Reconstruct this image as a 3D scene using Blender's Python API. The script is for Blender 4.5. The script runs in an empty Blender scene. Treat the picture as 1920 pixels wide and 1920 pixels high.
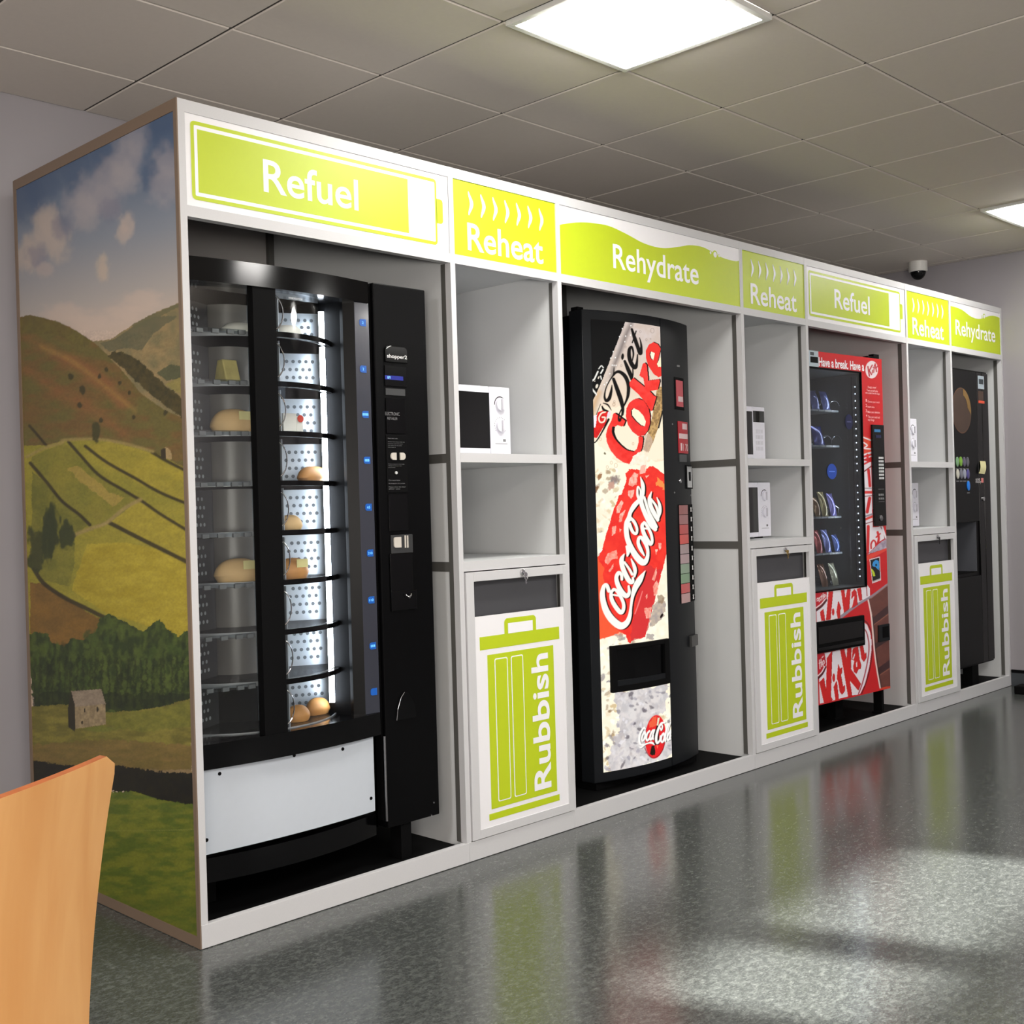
import bpy, math, random
import numpy as np
from mathutils import Vector
random.seed(7)
SC = bpy.context.scene
COL = SC.collection
PI = math.pi

# ------------------------------------------------------------------ camera
CAM = np.array([-1.7175, -2.9488, 1.2206]); FPX = 2192.83
YAW, PITCH, ROLL = 0.79667, -0.003618, -0.028264
_cy, _sy = math.cos(YAW), math.sin(YAW); _cp, _sp = math.cos(PITCH), math.sin(PITCH)
FWD = np.array([_sy*_cp, _cy*_cp, _sp]); _r = np.array([_cy, -_sy, 0.0]); _u = np.cross(_r, FWD)
_cr, _sr = math.cos(ROLL), math.sin(ROLL)
RGT = _cr*_r + _sr*_u; UPV = -_sr*_r + _cr*_u
cd = bpy.data.cameras.new('camera'); cam = bpy.data.objects.new('camera', cd); COL.objects.link(cam)
from mathutils import Matrix
M = Matrix.Identity(4)
for i in range(3):
    M[i][0] = RGT[i]; M[i][1] = UPV[i]; M[i][2] = -FWD[i]; M[i][3] = CAM[i]
cam.matrix_world = M
cd.sensor_fit = 'HORIZONTAL'; cd.sensor_width = 36.0; cd.lens = 36.0*FPX/1920.0
cd.clip_start = 0.05; cd.clip_end = 100
SC.camera = cam

# ------------------------------------------------------------------ world, sun, lamps, exposure
w = bpy.data.worlds.new('world'); SC.world = w; w.use_nodes = True
w.node_tree.nodes['Background'].inputs[0].default_value = (0.75, 0.85, 1.0, 1)
w.node_tree.nodes['Background'].inputs[1].default_value = 1.0
SC.view_settings.view_transform = 'Standard'; SC.view_settings.look = 'None'
SC.view_settings.exposure = 0.0; SC.view_settings.gamma = 1.0; SC.view_settings.use_curve_mapping = False
SC.cycles.use_denoising = True
SC.cycles.max_bounces = 10; SC.cycles.diffuse_bounces = 5; SC.cycles.glossy_bounces = 4
SC.cycles.transparent_max_bounces = 24; SC.cycles.sample_clamp_indirect = 4.0
SC.cycles.caustics_reflective = False; SC.cycles.caustics_refractive = False
SUN_H = np.array([-0.31, 0.95]); SUN_H = SUN_H/np.linalg.norm(SUN_H); SUN_T = math.tan(math.radians(28))
sl = bpy.data.lights.new('sun', 'SUN'); sl.energy = 34; sl.angle = math.radians(1.6); sl.color = (1.0, 0.97, 0.92)
so = bpy.data.objects.new('sun', sl); COL.objects.link(so)
so.rotation_euler = Vector((SUN_H[0], SUN_H[1], -SUN_T)).to_track_quat('-Z', 'Y').to_euler()
HC = 2.739                                   # ceiling height
LAMP_E = 31.0                                # radiance of the ceiling light diffusers
def area_lamp(name, loc, sx, sy, e, rot=(0, 0, 0), col=(1, 0.97, 0.93), spread=180):
    l = bpy.data.lights.new(name, 'AREA'); l.shape = 'RECTANGLE'; l.size = sx; l.size_y = sy
    l.energy = e; l.color = col; l.spread = math.radians(spread)
    o = bpy.data.objects.new(name, l); COL.objects.link(o); o.location = loc; o.rotation_euler = rot
    return o
# the further ceiling panels of the same room, behind and beside the camera
for (lx, ly) in ((1.75, -3.1), (-0.65, -4.3), (-2.4, -0.7), (4.15, -3.7)):
    area_lamp('ceiling_panel_lamp', (lx, ly, HC-0.03), 0.56, 0.56, 66)
# fill light added at the front wall, unseen behind the camera, lifting the ceiling
area_lamp('window_daylight', (-3.1, -5.1, 1.2), 3.4, 1.3, 470, (PI/2+0.95, 0, -0.25), (1.0, 0.94, 0.86))

# ------------------------------------------------------------------ helpers
def proj(P):
    d = np.asarray(P, float) - CAM; z = d @ FWD
    return 960 + FPX*(d @ RGT)/z, 960 - FPX*(d @ UPV)/z
def ray(x, y): return FWD + RGT*(x-960)/FPX - UPV*(y-960)/FPX
def at(x, y, Y=0.0):                         # the point on the plane y = Y seen at pixel (x, y) of the photo
    d = ray(x, y); t = (Y-CAM[1])/d[1]; return CAM + t*d
def at_fn(x, y, fy, Y0=0.1):                 # the same on an upright surface y = fy(x)
    Y = Y0
    for _ in range(12):
        p = at(x, y, Y); Y = fy(p[0])
    return at(x, y, Y)
def zm(ox, oy, s): return lambda L: [(ox+a/s, oy+b/s) for a, b in L]

def s2l(c):
    c = np.asarray(c, float)/255.0
    return np.where(c <= 0.04045, c/12.92, ((c+0.055)/1.055)**2.4)

MATS = {}
def mat(name, rgb=None, lin=None, rough=0.5, metal=0.0, spec=0.5, emit=None, estr=0.0, noise=0.0, nscale=40.0, bump=0.0, coat=0.0):
    if name in MATS: return MATS[name]
    m = bpy.data.materials.new(name); m.use_nodes = True; nt = m.node_tree
    b = nt.nodes['Principled BSDF']
    c = tuple(lin) if lin is not None else tuple(s2l(rgb))
    b.inputs['Base Color'].default_value = (*c, 1); b.inputs['Roughness'].default_value = rough
    b.inputs['Metallic'].default_value = metal; b.inputs['Specular IOR Level'].default_value = spec
    if coat: b.inputs['Coat Weight'].default_value = coat; b.inputs['Coat Roughness'].default_value = 0.08
    if emit is not None:
        b.inputs['Emission Color'].default_value = (*s2l(emit), 1); b.inputs['Emission Strength'].default_value = estr
    tc = nt.nodes.new('ShaderNodeTexCoord')
    nz = nt.nodes.new('ShaderNodeTexNoise'); nz.inputs['Scale'].default_value = nscale; nz.inputs['Detail'].default_value = 5
    nt.links.new(tc.outputs['Object'], nz.inputs['Vector'])
    if noise > 0:
        mx = nt.nodes.new('ShaderNodeMix'); mx.data_type = 'RGBA'
        mx.inputs[6].default_value = tuple(max(0, k*(1-noise)) for k in c)+(1,)
        mx.inputs[7].default_value = tuple(min(1, k*(1+noise)) for k in c)+(1,)
        nt.links.new(nz.outputs[0], mx.inputs[0]); nt.links.new(mx.outputs[2], b.inputs['Base Color'])
    if bump > 0:
        bp = nt.nodes.new('ShaderNodeBump'); bp.inputs['Strength'].default_value = bump; bp.inputs['Distance'].default_value = 0.002
        nt.links.new(nz.outputs[0], bp.inputs['Height']); nt.links.new(bp.outputs[0], b.inputs['Normal'])
    MATS[name] = m
    return m
def glassy(name, tint, alpha, rough=0.05, gloss=0.12):
    # thin clear sheet: mostly see-through, a little tinted, with a mirror sheen that grows at grazing angles
    if name in MATS: return MATS[name]
    m = bpy.data.materials.new(name); m.use_nodes = True; nt = m.node_tree; nt.nodes.clear()
    out = nt.nodes.new('ShaderNodeOutputMaterial'); tr = nt.nodes.new('ShaderNodeBsdfTransparent')
    tr.inputs[0].default_value = (*[1-(1-k)*alpha for k in tint], 1)
    gl = nt.nodes.new('ShaderNodeBsdfGlossy'); gl.inputs[0].default_value = (1, 1, 1, 1); gl.inputs[1].default_value = rough
    fr = nt.nodes.new('ShaderNodeLayerWeight'); fr.inputs[0].default_value = 0.5
    pw = nt.nodes.new('ShaderNodeMath'); pw.operation = 'POWER'; pw.inputs[1].default_value = 3.0; nt.links.new(fr.outputs['Facing'], pw.inputs[0])
    ml = nt.nodes.new('ShaderNodeMath'); ml.operation = 'MULTIPLY_ADD'; ml.inputs[1].default_value = gloss; ml.inputs[2].default_value = 0.04; nt.links.new(pw.outputs[0], ml.inputs[0])
    mx = nt.nodes.new('ShaderNodeMixShader')
    nt.links.new(ml.outputs[0], mx.inputs[0]); nt.links.new(tr.outputs[0], mx.inputs[1]); nt.links.new(gl.outputs[0], mx.inputs[2])
    nt.links.new(mx.outputs[0], out.inputs[0]); MATS[name] = m
    return m

ORG = {}
def root(name, label, cat, loc, group=None):
    o = bpy.data.objects.new(name, None); COL.objects.link(o); o.location = loc; o.empty_display_size = 0.1
    o['label'] = label; o['category'] = cat
    if group: o['group'] = group
    ORG[o.name] = np.array(loc, float)
    return o
def tag(o, label=None, cat=None, group=None, kind=None):
    for k, v in (('label', label), ('category', cat), ('group', group), ('kind', kind)):
        if v: o[k] = v
    return o

_TXT = {}
def text2d(s, bold=0.0, shear=0.0, space=1.0):
    k = (s, bold, shear, space)
    if k not in _TXT:
        cu = bpy.data.curves.new('t', 'FONT'); cu.body = s; cu.offset = bold; cu.shear = shear; cu.resolution_u = 5; cu.space_character = space
        o = bpy.data.objects.new('t', cu); COL.objects.link(o)
        dg = bpy.context.evaluated_depsgraph_get(); e = o.evaluated_get(dg); me = e.to_mesh()
        v = np.array([tuple(q.co)[:2] for q in me.vertices]); f = [tuple(q.vertices) for q in me.polygons]
        e.to_mesh_clear(); bpy.data.objects.remove(o); bpy.data.curves.remove(cu)
        _TXT[k] = (v, f)
    return _TXT[k]

class MB:
    def __init__(s): s.v = []; s.f = []; s.m = []; s.mats = []
    def mi(s, m):
        if m not in s.mats: s.mats.append(m)
        return s.mats.index(m)
    def face(s, pts, m):
        n = len(s.v); s.v.extend(tuple(map(float, p)) for p in pts); s.f.append(tuple(range(n, n+len(pts)))); s.m.append(s.mi(m)); return s
    def raw(s, V, F, m):
        n = len(s.v); s.v.extend(tuple(map(float, p)) for p in V); k = s.mi(m)
        for f in F: s.f.append(tuple(n+i for i in f)); s.m.append(k)
        return s
    def box(s, x0, x1, y0, y1, z0, z1, m):
        V = [(x, y, z) for z in (z0, z1) for y in (y0, y1) for x in (x0, x1)]
        return s.raw(V, [(0, 2, 3, 1), (4, 5, 7, 6), (0, 1, 5, 4), (2, 6, 7, 3), (0, 4, 6, 2), (1, 3, 7, 5)], m)
    def prism_z(s, poly, z0, z1, m):          # plan outline (x, y), counter-clockwise seen from above, raised from z0 to z1
        n = len(poly); V = [(x, y, z0) for x, y in poly]+[(x, y, z1) for x, y in poly]
        F = [tuple(range(n-1, -1, -1)), tuple(range(n, 2*n))]+[(i, (i+1) % n, n+(i+1) % n, n+i) for i in range(n)]
        return s.raw(V, F, m)
    def prism_y(s, poly, y0, y1, m):          # front outline (x, z) from y0 (front) back to y1
        n = len(poly); V = [(x, y0, z) for x, z in poly]+[(x, y1, z) for x, z in poly]
        F = [tuple(range(n)), tuple(range(2*n-1, n-1, -1))]+[(i, n+i, n+(i+1) % n, (i+1) % n) for i in range(n)]
        return s.raw(V, F, m)
    def prism_x(s, poly, x0, x1, m):          # side outline (y, z)
        n = len(poly); V = [(x0, y, z) for y, z in poly]+[(x1, y, z) for y, z in poly]
        F = [tuple(range(n-1, -1, -1)), tuple(range(n, 2*n))]+[(i, (i+1) % n, n+(i+1) % n, n+i) for i in range(n)]
        return s.raw(V, F, m)
    def flat(s, poly, y, m, fn=None):         # flat print on a front facing -y
        return s.face([(x, y if fn is None else fn(x)+y, z) for x, z in poly], m)
    def lathe(s, c, prof, m, n=24, axis='z', a0=0.0, a1=2*PI, sc=(1, 1)):
        V = []; F = []; full = abs(a1-a0-2*PI) < 1e-6; cols = n if full else n+1
        for r, h in prof:
            for i in range(cols):
                a = a0+(a1-a0)*i/n; u, v = r*math.cos(a)*sc[0], r*math.sin(a)*sc[1]
                V.append({'z': (c[0]+u, c[1]+v, c[2]+h), 'y': (c[0]+u, c[1]+h, c[2]+v), 'x': (c[0]+h, c[1]+u, c[2]+v)}[axis])
        for j in range(len(prof)-1):
            for i in range(n):
                a = j*cols+i; b = j*cols+(i+1) % cols
                F.append((a, b, b+cols, a+cols))
        if full:
            if prof[0][0] > 1e-6: F.append(tuple(range(cols-1, -1, -1)))
            if prof[-1][0] > 1e-6: F.append(tuple((len(prof)-1)*cols+i for i in range(cols)))
        return s.raw(V, F, m)
    def tube(s, pts, r, m, n=8, closed=False):
        P = [Vector(p) for p in pts]; V = []; F = []; k = len(P)
        rr = r if hasattr(r, '__len__') else [r]*k
        for i in range(k):
            t = (P[(i+1) % k]-P[i-1]) if (closed or 0 < i < k-1) else (P[1]-P[0] if i == 0 else P[-1]-P[-2])
            t.normalize(); up = Vector((0, 0, 1)) if abs(t.z) < 0.9 else Vector((0, 1, 0))
            a = t.cross(up).normalized(); b = t.cross(a).normalized()
            for j in range(n):
                an = 2*PI*j/n; V.append(tuple(P[i]+(a*math.cos(an)+b*math.sin(an))*rr[i]))
        for i in range(k if closed else k-1):
            i2 = (i+1) % k
            for j in range(n): F.append((i*n+j, i*n+(j+1) % n, i2*n+(j+1) % n, i2*n+j))
        if not closed: F += [tuple(range(n-1, -1, -1)), tuple((k-1)*n+j for j in range(n))]
        return s.raw(V, F, m)
    def text(s, t, m, x0, x1, zb, zt, y=0.0, bold=0.0, shear=0.0, fn=None, vertical=False, space=1.0, ref='R', map2=None):
        # letters fitted so that they run from x0 to x1, standing on zb with capitals reaching zt
        v, f = text2d(t, bold, shear, space); cap = text2d(ref, bold)[0][:, 1].max()
        u = (v[:, 0]-v[:, 0].min())/(v[:, 0].max()-v[:, 0].min()); h = v[:, 1]/cap
        if map2: pts = [map2(a, b) for a, b in zip(u, h)]
        elif vertical: pts = [(x1+(x0-x1)*b, y, zb+(zt-zb)*a) for a, b in zip(u, h)]
        else:
            xs = x0+(x1-x0)*u; zs = zb+(zt-zb)*h
            pts = [(a, y if fn is None else fn(a)+y, b) for a, b in zip(xs, zs)]
        return s.raw(pts, f, m)
    def build(s, name, parent=None, smooth=False, bevel=0.0, label=None, xf=None):
        V = np.array(s.v, float)
        if xf is not None: V = np.array([xf(p) for p in V])
        org = ORG[parent.name] if parent is not None else np.zeros(3)
        me = bpy.data.meshes.new(name); me.from_pydata((V-org).tolist(), [], s.f)
        for m in s.mats: me.materials.append(m)
        me.polygons.foreach_set('material_index', s.m)
        if smooth: me.polygons.foreach_set('use_smooth', [True]*len(s.f))
        me.update()
        o = bpy.data.objects.new(name, me); COL.objects.link(o)
        if parent is not None: o.parent = parent
        ORG[o.name] = org
        if bevel:
            b = o.modifiers.new('bevel', 'BEVEL'); b.width = bevel; b.segments = 2; b.limit_method = 'ANGLE'; b.angle_limit = math.radians(40)
        if smooth:
            try: me.set_sharp_from_angle(angle=math.radians(40))
            except Exception: pass
        if label: o['label'] = label
        return o

def thing_mesh(mb, name, label, cat, group=None, origin=None, **k):
    # one-mesh thing with its origin at its own base
    V = np.array(mb.v); c = np.array(origin) if origin is not None else np.array([V[:, 0].mean(), V[:, 1].mean(), V[:, 2].min()])
    mb.v = [tuple(p-c) for p in V]
    o = mb.build(name, **k); o.location = c; ORG[o.name] = c
    return tag(o, label, cat, group)

def catmull(pts, n=8):
    P = [np.array(p, float) for p in pts]; P = [2*P[0]-P[1]]+P+[2*P[-1]-P[-2]]; out = []
    for i in range(1, len(P)-2):
        for k in range(n):
            t = k/n; a, b, c, d = P[i-1], P[i], P[i+1], P[i+2]
            out.append(0.5*((2*b)+(-a+c)*t+(2*a-5*b+4*c-d)*t*t+(-a+3*b-3*c+d)*t**3))
    out.append(P[-2]); return np.array(out)

# ------------------------------------------------------------------ painted prints (per-vertex colour on a fine mesh)
def vnoise(x, y, seed=0):
    x = np.asarray(x, float); y = np.asarray(y, float)
    xi = np.floor(x).astype(np.int64); yi = np.floor(y).astype(np.int64); xf = x-xi; yf = y-yi
    def h(a, b):
        n = (a*374761393+b*668265263+seed*982451653) & 0x7fffffff
        n = ((n ^ (n >> 13))*1274126177) & 0x7fffffff
        return ((n ^ (n >> 16)) & 0xffff)/65535.0
    u = xf*xf*(3-2*xf); v = yf*yf*(3-2*yf)
    return (h(xi, yi)*(1-u)+h(xi+1, yi)*u)*(1-v)+(h(xi, yi+1)*(1-u)+h(xi+1, yi+1)*u)*v
def fbm(x, y, seed=0, o=4):
    t = 0; a = 0.5
    for k in range(o): t = t+a*vnoise(x*2**k, y*2**k, seed+k); a *= 0.5
    return t/(1-0.5**o)
class Art:
    def __init__(s, V3, base):               # V3: (n,3) world points; painted in the photo's pixel frame
        d = V3-CAM; z = d @ FWD; s.x = 960+FPX*(d @ RGT)/z; s.y = 960-FPX*(d @ UPV)/z
        s.c = np.tile(s2l(base), (len(V3), 1))
    def _put(s, idx, a, col):
        col = np.asarray(col, float)
        a = np.asarray(a)[:, None] if np.ndim(a) else a
        s.c[idx] = s.c[idx]*(1-a)+col*a
    def inside(s, poly, wob=0.0, wsc=6.0, seed=0):
        P = np.asarray(poly, float); x, y = s.x, s.y
        m = (x >= P[:, 0].min()-wob-1) & (x <= P[:, 0].max()+wob+1) & (y >= P[:, 1].min()-wob-1) & (y <= P[:, 1].max()+wob+1)
        idx = np.nonzero(m)[0]; px, py = x[idx], y[idx]
        if wob:
            px = px+wob*2*(fbm(x[idx]/wsc, y[idx]/wsc, seed+11, 3)-0.5); py = py+wob*2*(fbm(x[idx]/wsc, y[idx]/wsc, seed+57, 3)-0.5)
        ins = np.zeros(len(idx), bool); n = len(P); j = n-1
        for i in range(n):
            xi, yi = P[i]; xj, yj = P[j]
            if yi != yj:
                c = ((yi > py) != (yj > py)) & (px < (xj-xi)*(py-yi)/(yj-yi)+xi); ins ^= c
            j = i
        return idx[ins]
    def fill(s, poly, col, a=1.0, wob=0.0, wsc=6.0, seed=0, col2=None, nsc=(8, 8), lin=True, con=1.0):
        i = s.inside(poly, wob, wsc, seed)
        if len(i) == 0: return i
        c = s2l(col)
        if col2 is not None:
            t = np.clip((fbm(s.x[i]/nsc[0], s.y[i]/nsc[1], seed+3)-0.5)*2.2*con+0.5, 0, 1)[:, None]; c = c*(1-t)+s2l(col2)*t
        s._put(i, a, c); return i
    def stroke(s, pts, r, col, a=1.0, curve=True, soft=0.5, n=8):
        P = np.asarray(pts, float)
        if np.ndim(r) == 0: P = np.c_[P[:, :2], np.full(len(P), r)]
        else: P = np.c_[P[:, :2], np.asarray(r, float)]
        if curve and len(P) > 2: P = catmull(P, n)
        R = P[:, 2].max()+soft+1
        m = (s.x > P[:, 0].min()-R) & (s.x < P[:, 0].max()+R) & (s.y > P[:, 1].min()-R) & (s.y < P[:, 1].max()+R)
        idx = np.nonzero(m)[0]; px, py = s.x[idx], s.y[idx]; best = np.full(len(idx), 1e9)
        for k in range(len(P)-1):
            ax, ay, ar = P[k]; bx, by, br = P[k+1]; dx, dy = bx-ax, by-ay; L = dx*dx+dy*dy+1e-9
            t = np.clip(((px-ax)*dx+(py-ay)*dy)/L, 0, 1)
            best = np.minimum(best, np.hypot(px-ax-t*dx, py-ay-t*dy)-(ar+t*(br-ar)))
        al = np.clip(0.5-best/(2*soft), 0, 1)*a; k = al > 0
        s._put(idx[k], al[k], s2l(col))
    def blob(s, cx, cy, rx, ry, col, a=1.0, ang=0.0, soft=0.5, wob=0.0, seed=0):
        R = max(rx, ry)*(1+soft)+2; idx = np.nonzero((abs(s.x-cx) < R) & (abs(s.y-cy) < R))[0]
        dx, dy = s.x[idx]-cx, s.y[idx]-cy; ca, sa = math.cos(ang), math.sin(ang)
        d = np.hypot((dx*ca+dy*sa)/rx, (-dx*sa+dy*ca)/ry)
        if wob: d = d+wob*2*(fbm(s.x[idx]/(0.5*rx+2), s.y[idx]/(0.5*ry+2), seed, 3)-0.5)
        al = np.clip((1+soft/2-d)/max(soft, 1e-3), 0, 1); al = al*al*(3-2*al)*a; k = al > 0
        s._put(idx[k], al[k], s2l(col))
def grid(fn, nu, nv):                        # fn(u, v) -> (n,3)
    u, v = np.meshgrid(np.linspace(0, 1, nu), np.linspace(0, 1, nv)); V = fn(u.ravel(), v.ravel())
    i = np.arange(nu*nv).reshape(nv, nu)
    F = np.stack([i[:-1, :-1].ravel(), i[:-1, 1:].ravel(), i[1:, 1:].ravel(), i[1:, :-1].ravel()], 1)
    return V, F
def print_mesh(name, V, F, C, parent, m, label=None):
    org = ORG[parent.name]; me = bpy.data.meshes.new(name)
    used = np.zeros(len(V), bool); used[F.ravel()] = True; rm = np.cumsum(used)-1; V = V[used]; C = C[used]; F = rm[F]
    me.vertices.add(len(V)); me.vertices.foreach_set('co', (V-org).astype(np.float32).ravel())
    me.loops.add(len(F)*4); me.loops.foreach_set('vertex_index', F.astype(np.int32).ravel())
    me.polygons.add(len(F)); me.polygons.foreach_set('loop_start', np.arange(0, len(F)*4, 4, dtype=np.int32))
    at_ = me.color_attributes.new('print', 'FLOAT_COLOR', 'POINT'); rgba = np.ones((len(V), 4), np.float32); rgba[:, :3] = C
    at_.data.foreach_set('color', rgba.ravel())
    me.materials.append(m); me.update(calc_edges=True); me.validate()
    o = bpy.data.objects.new(name, me); COL.objects.link(o); o.parent = parent; ORG[o.name] = org
    if label: o['label'] = label
    return o
def print_mat(name, rough=0.4, estr=0.0, coat=0.0, base=1.0):
    m = bpy.data.materials.new(name); m.use_nodes = True; nt = m.node_tree; b = nt.nodes['Principled BSDF']
    at_ = nt.nodes.new('ShaderNodeVertexColor'); at_.layer_name = 'print'
    if estr:
        b.inputs['Base Color'].default_value = (0.002, 0.002, 0.002, 1); b.inputs['Specular IOR Level'].default_value = 0.12
        nt.links.new(at_.outputs[0], b.inputs['Emission Color']); b.inputs['Emission Strength'].default_value = estr
    else: nt.links.new(at_.outputs[0], b.inputs['Base Color'])
    b.inputs['Roughness'].default_value = rough; b.inputs['Coat Weight'].default_value = coat
    return m

# ------------------------------------------------------------------ materials
ALU = mat('satin_aluminium', (200, 200, 202), rough=0.45, metal=0.0, spec=0.4, noise=0.04, nscale=300)
ALUD = mat('grey_aluminium_inner', (86, 85, 82), rough=0.5, noise=0.04, nscale=200)
WHITE = mat('white_print', (236, 235, 238), rough=0.45, noise=0.01)
GREEN = mat('lime_print', (184, 202, 26), rough=0.45, noise=0.02)
LETTER = mat('white_letters', (240, 240, 244), rough=0.45)
PANEL = mat('pale_grey_board', (208, 210, 211), rough=0.6, noise=0.03, nscale=6)
BACKP = mat('grey_board', (176, 172, 170), rough=0.6, noise=0.03, nscale=6)
BLACK = mat('black_enamel', (5, 5, 6), spec=0.10, rough=0.35, noise=0.15, nscale=500, bump=0.05)
BLACKG = mat('black_gloss', (5, 5, 6), rough=0.13, spec=0.3)
BLACKM = mat('black_matt', (5, 5, 6), spec=0.1, rough=0.7, noise=0.2, nscale=200)
CHAR = mat('charcoal_enamel', (22, 24, 27), spec=0.18, rough=0.42, noise=0.1, nscale=400)
CHROME = mat('bright_metal', (215, 215, 218), rough=0.18, metal=1.0)
STEEL = mat('brushed_steel', (150, 150, 152), rough=0.35, metal=1.0)
SHEET = mat('white_enamel_panel', (192, 199, 208), rough=0.35, noise=0.02)
INKW = mat('white_ink', (205, 205, 205), rough=0.6)
INKG = mat('grey_ink', (120, 120, 122), rough=0.6)
APPL = mat('white_appliance', (230, 230, 240), rough=0.3)
DARKGL = mat('dark_glass', (9, 10, 11), rough=0.08, coat=0.5)

# ================================================================== the room
XR, YB, XL, YF = 5.797, 1.206, -5.0, -5.2
GX, GY, T = 0.9146, -0.3991, 0.6
def floor_mat():
    m = bpy.data.materials.new('marbled_vinyl'); m.use_nodes = True; nt = m.node_tree; b = nt.nodes['Principled BSDF']; L = nt.links.new
    tc = nt.nodes.new('ShaderNodeTexCoord')
    def noise(sc, det, rough=0.6, dist=0.0, stretch=(1, 1, 1)):
        mp = nt.nodes.new('ShaderNodeMapping'); mp.inputs['Scale'].default_value = stretch
        n = nt.nodes.new('ShaderNodeTexNoise'); n.inputs['Scale'].default_value = sc; n.inputs['Detail'].default_value = det
        n.inputs['Roughness'].default_value = rough; n.inputs['Distortion'].default_value = dist
        L(tc.outputs['Object'], mp.inputs[0]); L(mp.outputs[0], n.inputs['Vector']); return n
    def ramp(src, stops):
        r = nt.nodes.new('ShaderNodeValToRGB'); L(src, r.inputs[0]); e = r.color_ramp.elements
        for k, (p, c) in enumerate(stops):
            el = e[k] if k < 2 else e.new(p)
            el.position = p; el.color = (*s2l(c), 1)
        return r
    n1 = noise(38, 8, 0.66, 0.3, (1, 1.5, 1)); n2 = noise(120, 5, 0.65, 0.4, (1, 1.6, 1)); n3 = noise(2.5, 4)
    r1 = ramp(n1.outputs[0], [(0.30, (50, 53, 52)), (0.76, (116, 120, 116)), (0.5, (74, 77, 75))])
    r2 = ramp(n2.outputs[0], [(0.38, (36, 39, 39)), (0.74, (168, 171, 166)), (0.56, (76, 80, 78))])
    mx = nt.nodes.new('ShaderNodeMix'); mx.data_type = 'RGBA'; mx.inputs[0].default_value = 0.30
    L(r1.outputs[0], mx.inputs[6]); L(r2.outputs[0], mx.inputs[7]); L(mx.outputs[2], b.inputs['Base Color'])
    mr = nt.nodes.new('ShaderNodeMapRange'); L(n3.outputs[0], mr.inputs[0]); mr.inputs[3].default_value = 0.15; mr.inputs[4].default_value = 0.22
    L(mr.outputs[0], b.inputs['Roughness'])
    bp = nt.nodes.new('ShaderNodeBump'); bp.inputs['Strength'].default_value = 0.03; bp.inputs['Distance'].default_value = 0.002
    L(n1.outputs[0], bp.inputs['Height']); L(bp.outputs[0], b.inputs['Normal'])
    b.inputs['Specular IOR Level'].default_value = 0.65
    return m
FLOORM = floor_mat()
WALLM = mat('lavender_grey_wall_paint', (152, 148, 152), rough=0.75, noise=0.03, nscale=3, bump=0.05)
TILE = mat('ceiling_tile', (214, 206, 198), rough=0.85, noise=0.03, nscale=60, bump=0.08)
TEE = mat('ceiling_grid', (150, 146, 140), rough=0.7)
mb = MB(); mb.face([(XL, YF, 0), (XR, YF, 0), (XR, YB, 0), (XL, YB, 0)], FLOORM)
tag(mb.build('floor'), kind='structure')
def wall(name, f):
    m_ = MB(); f(m_); return tag(m_.build(name), kind='structure')
wall('wall_back', lambda b: b.box(XL-0.1, XR+0.1, YB, YB+0.1, 0, HC+0.1, WALLM))
wall('wall_right', lambda b: b.box(XR, XR+0.1, YF-0.1, YB, 0, HC+0.1, WALLM))
wall('wall_left', lambda b: b.box(XL-0.1, XL, YF-0.1, YB, 0, HC+0.1, WALLM))
# the window wall behind the camera, with two high panes the low sun comes through
WIN = []
for xa, xb in ((0.56, 1.00), (1.19, 2.12)):
    t0, t1 = (-1.66-YF)/SUN_H[1], (-1.09-YF)/SUN_H[1]
    WIN.append((xa-SUN_H[0]*t1, xb-SUN_H[0]*t1, t0*SUN_T, t1*SUN_T))
def front(b):
    z0, z1 = WIN[0][2], WIN[0][3]
    b.box(XL-0.1, XR+0.1, YF-0.02, YF, 0, z0, WALLM); b.box(XL-0.1, XR+0.1, YF-0.02, YF, z1, HC+0.1, WALLM)
    xs = [XL-0.1, WIN[0][0], WIN[0][1], WIN[1][0], WIN[1][1], XR+0.1]
    for a, c in ((0, 1), (2, 3), (4, 5)): b.box(xs[a], xs[c], YF-0.02, YF, z0, z1, WALLM)
wall('wall_front', front)
for k, (a, c, z0, z1) in enumerate(WIN):
    m_ = MB()
    for bx in ((a-0.03, a, z0-0.03, z1+0.03), (c, c+0.03, z0-0.03, z1+0.03), (a, c, z0-0.03, z0), (a, c, z1, z1+0.03)):
        m_.box(bx[0], bx[1], YF, YF+0.03, bx[2], bx[3], WHITE)
    tag(m_.build('window_%d' % (k+1)), kind='structure')
m_ = MB(); a, c, z0, z1 = -4.85, -1.35, 0.5, 1.95
for bx in ((a-0.05, a, z0-0.05, z1+0.05), (c, c+0.05, z0-0.05, z1+0.05), (a, c, z0-0.05, z0), (a, c, z1, z1+0.05), (-3.12, -3.08, z0, z1)): m_.box(bx[0], bx[1], YF, YF+0.03, bx[2], bx[3], WHITE)
tag(m_.build('window_3'), kind='structure')  # frame added around the fill light, out of view; no window opening here
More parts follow.
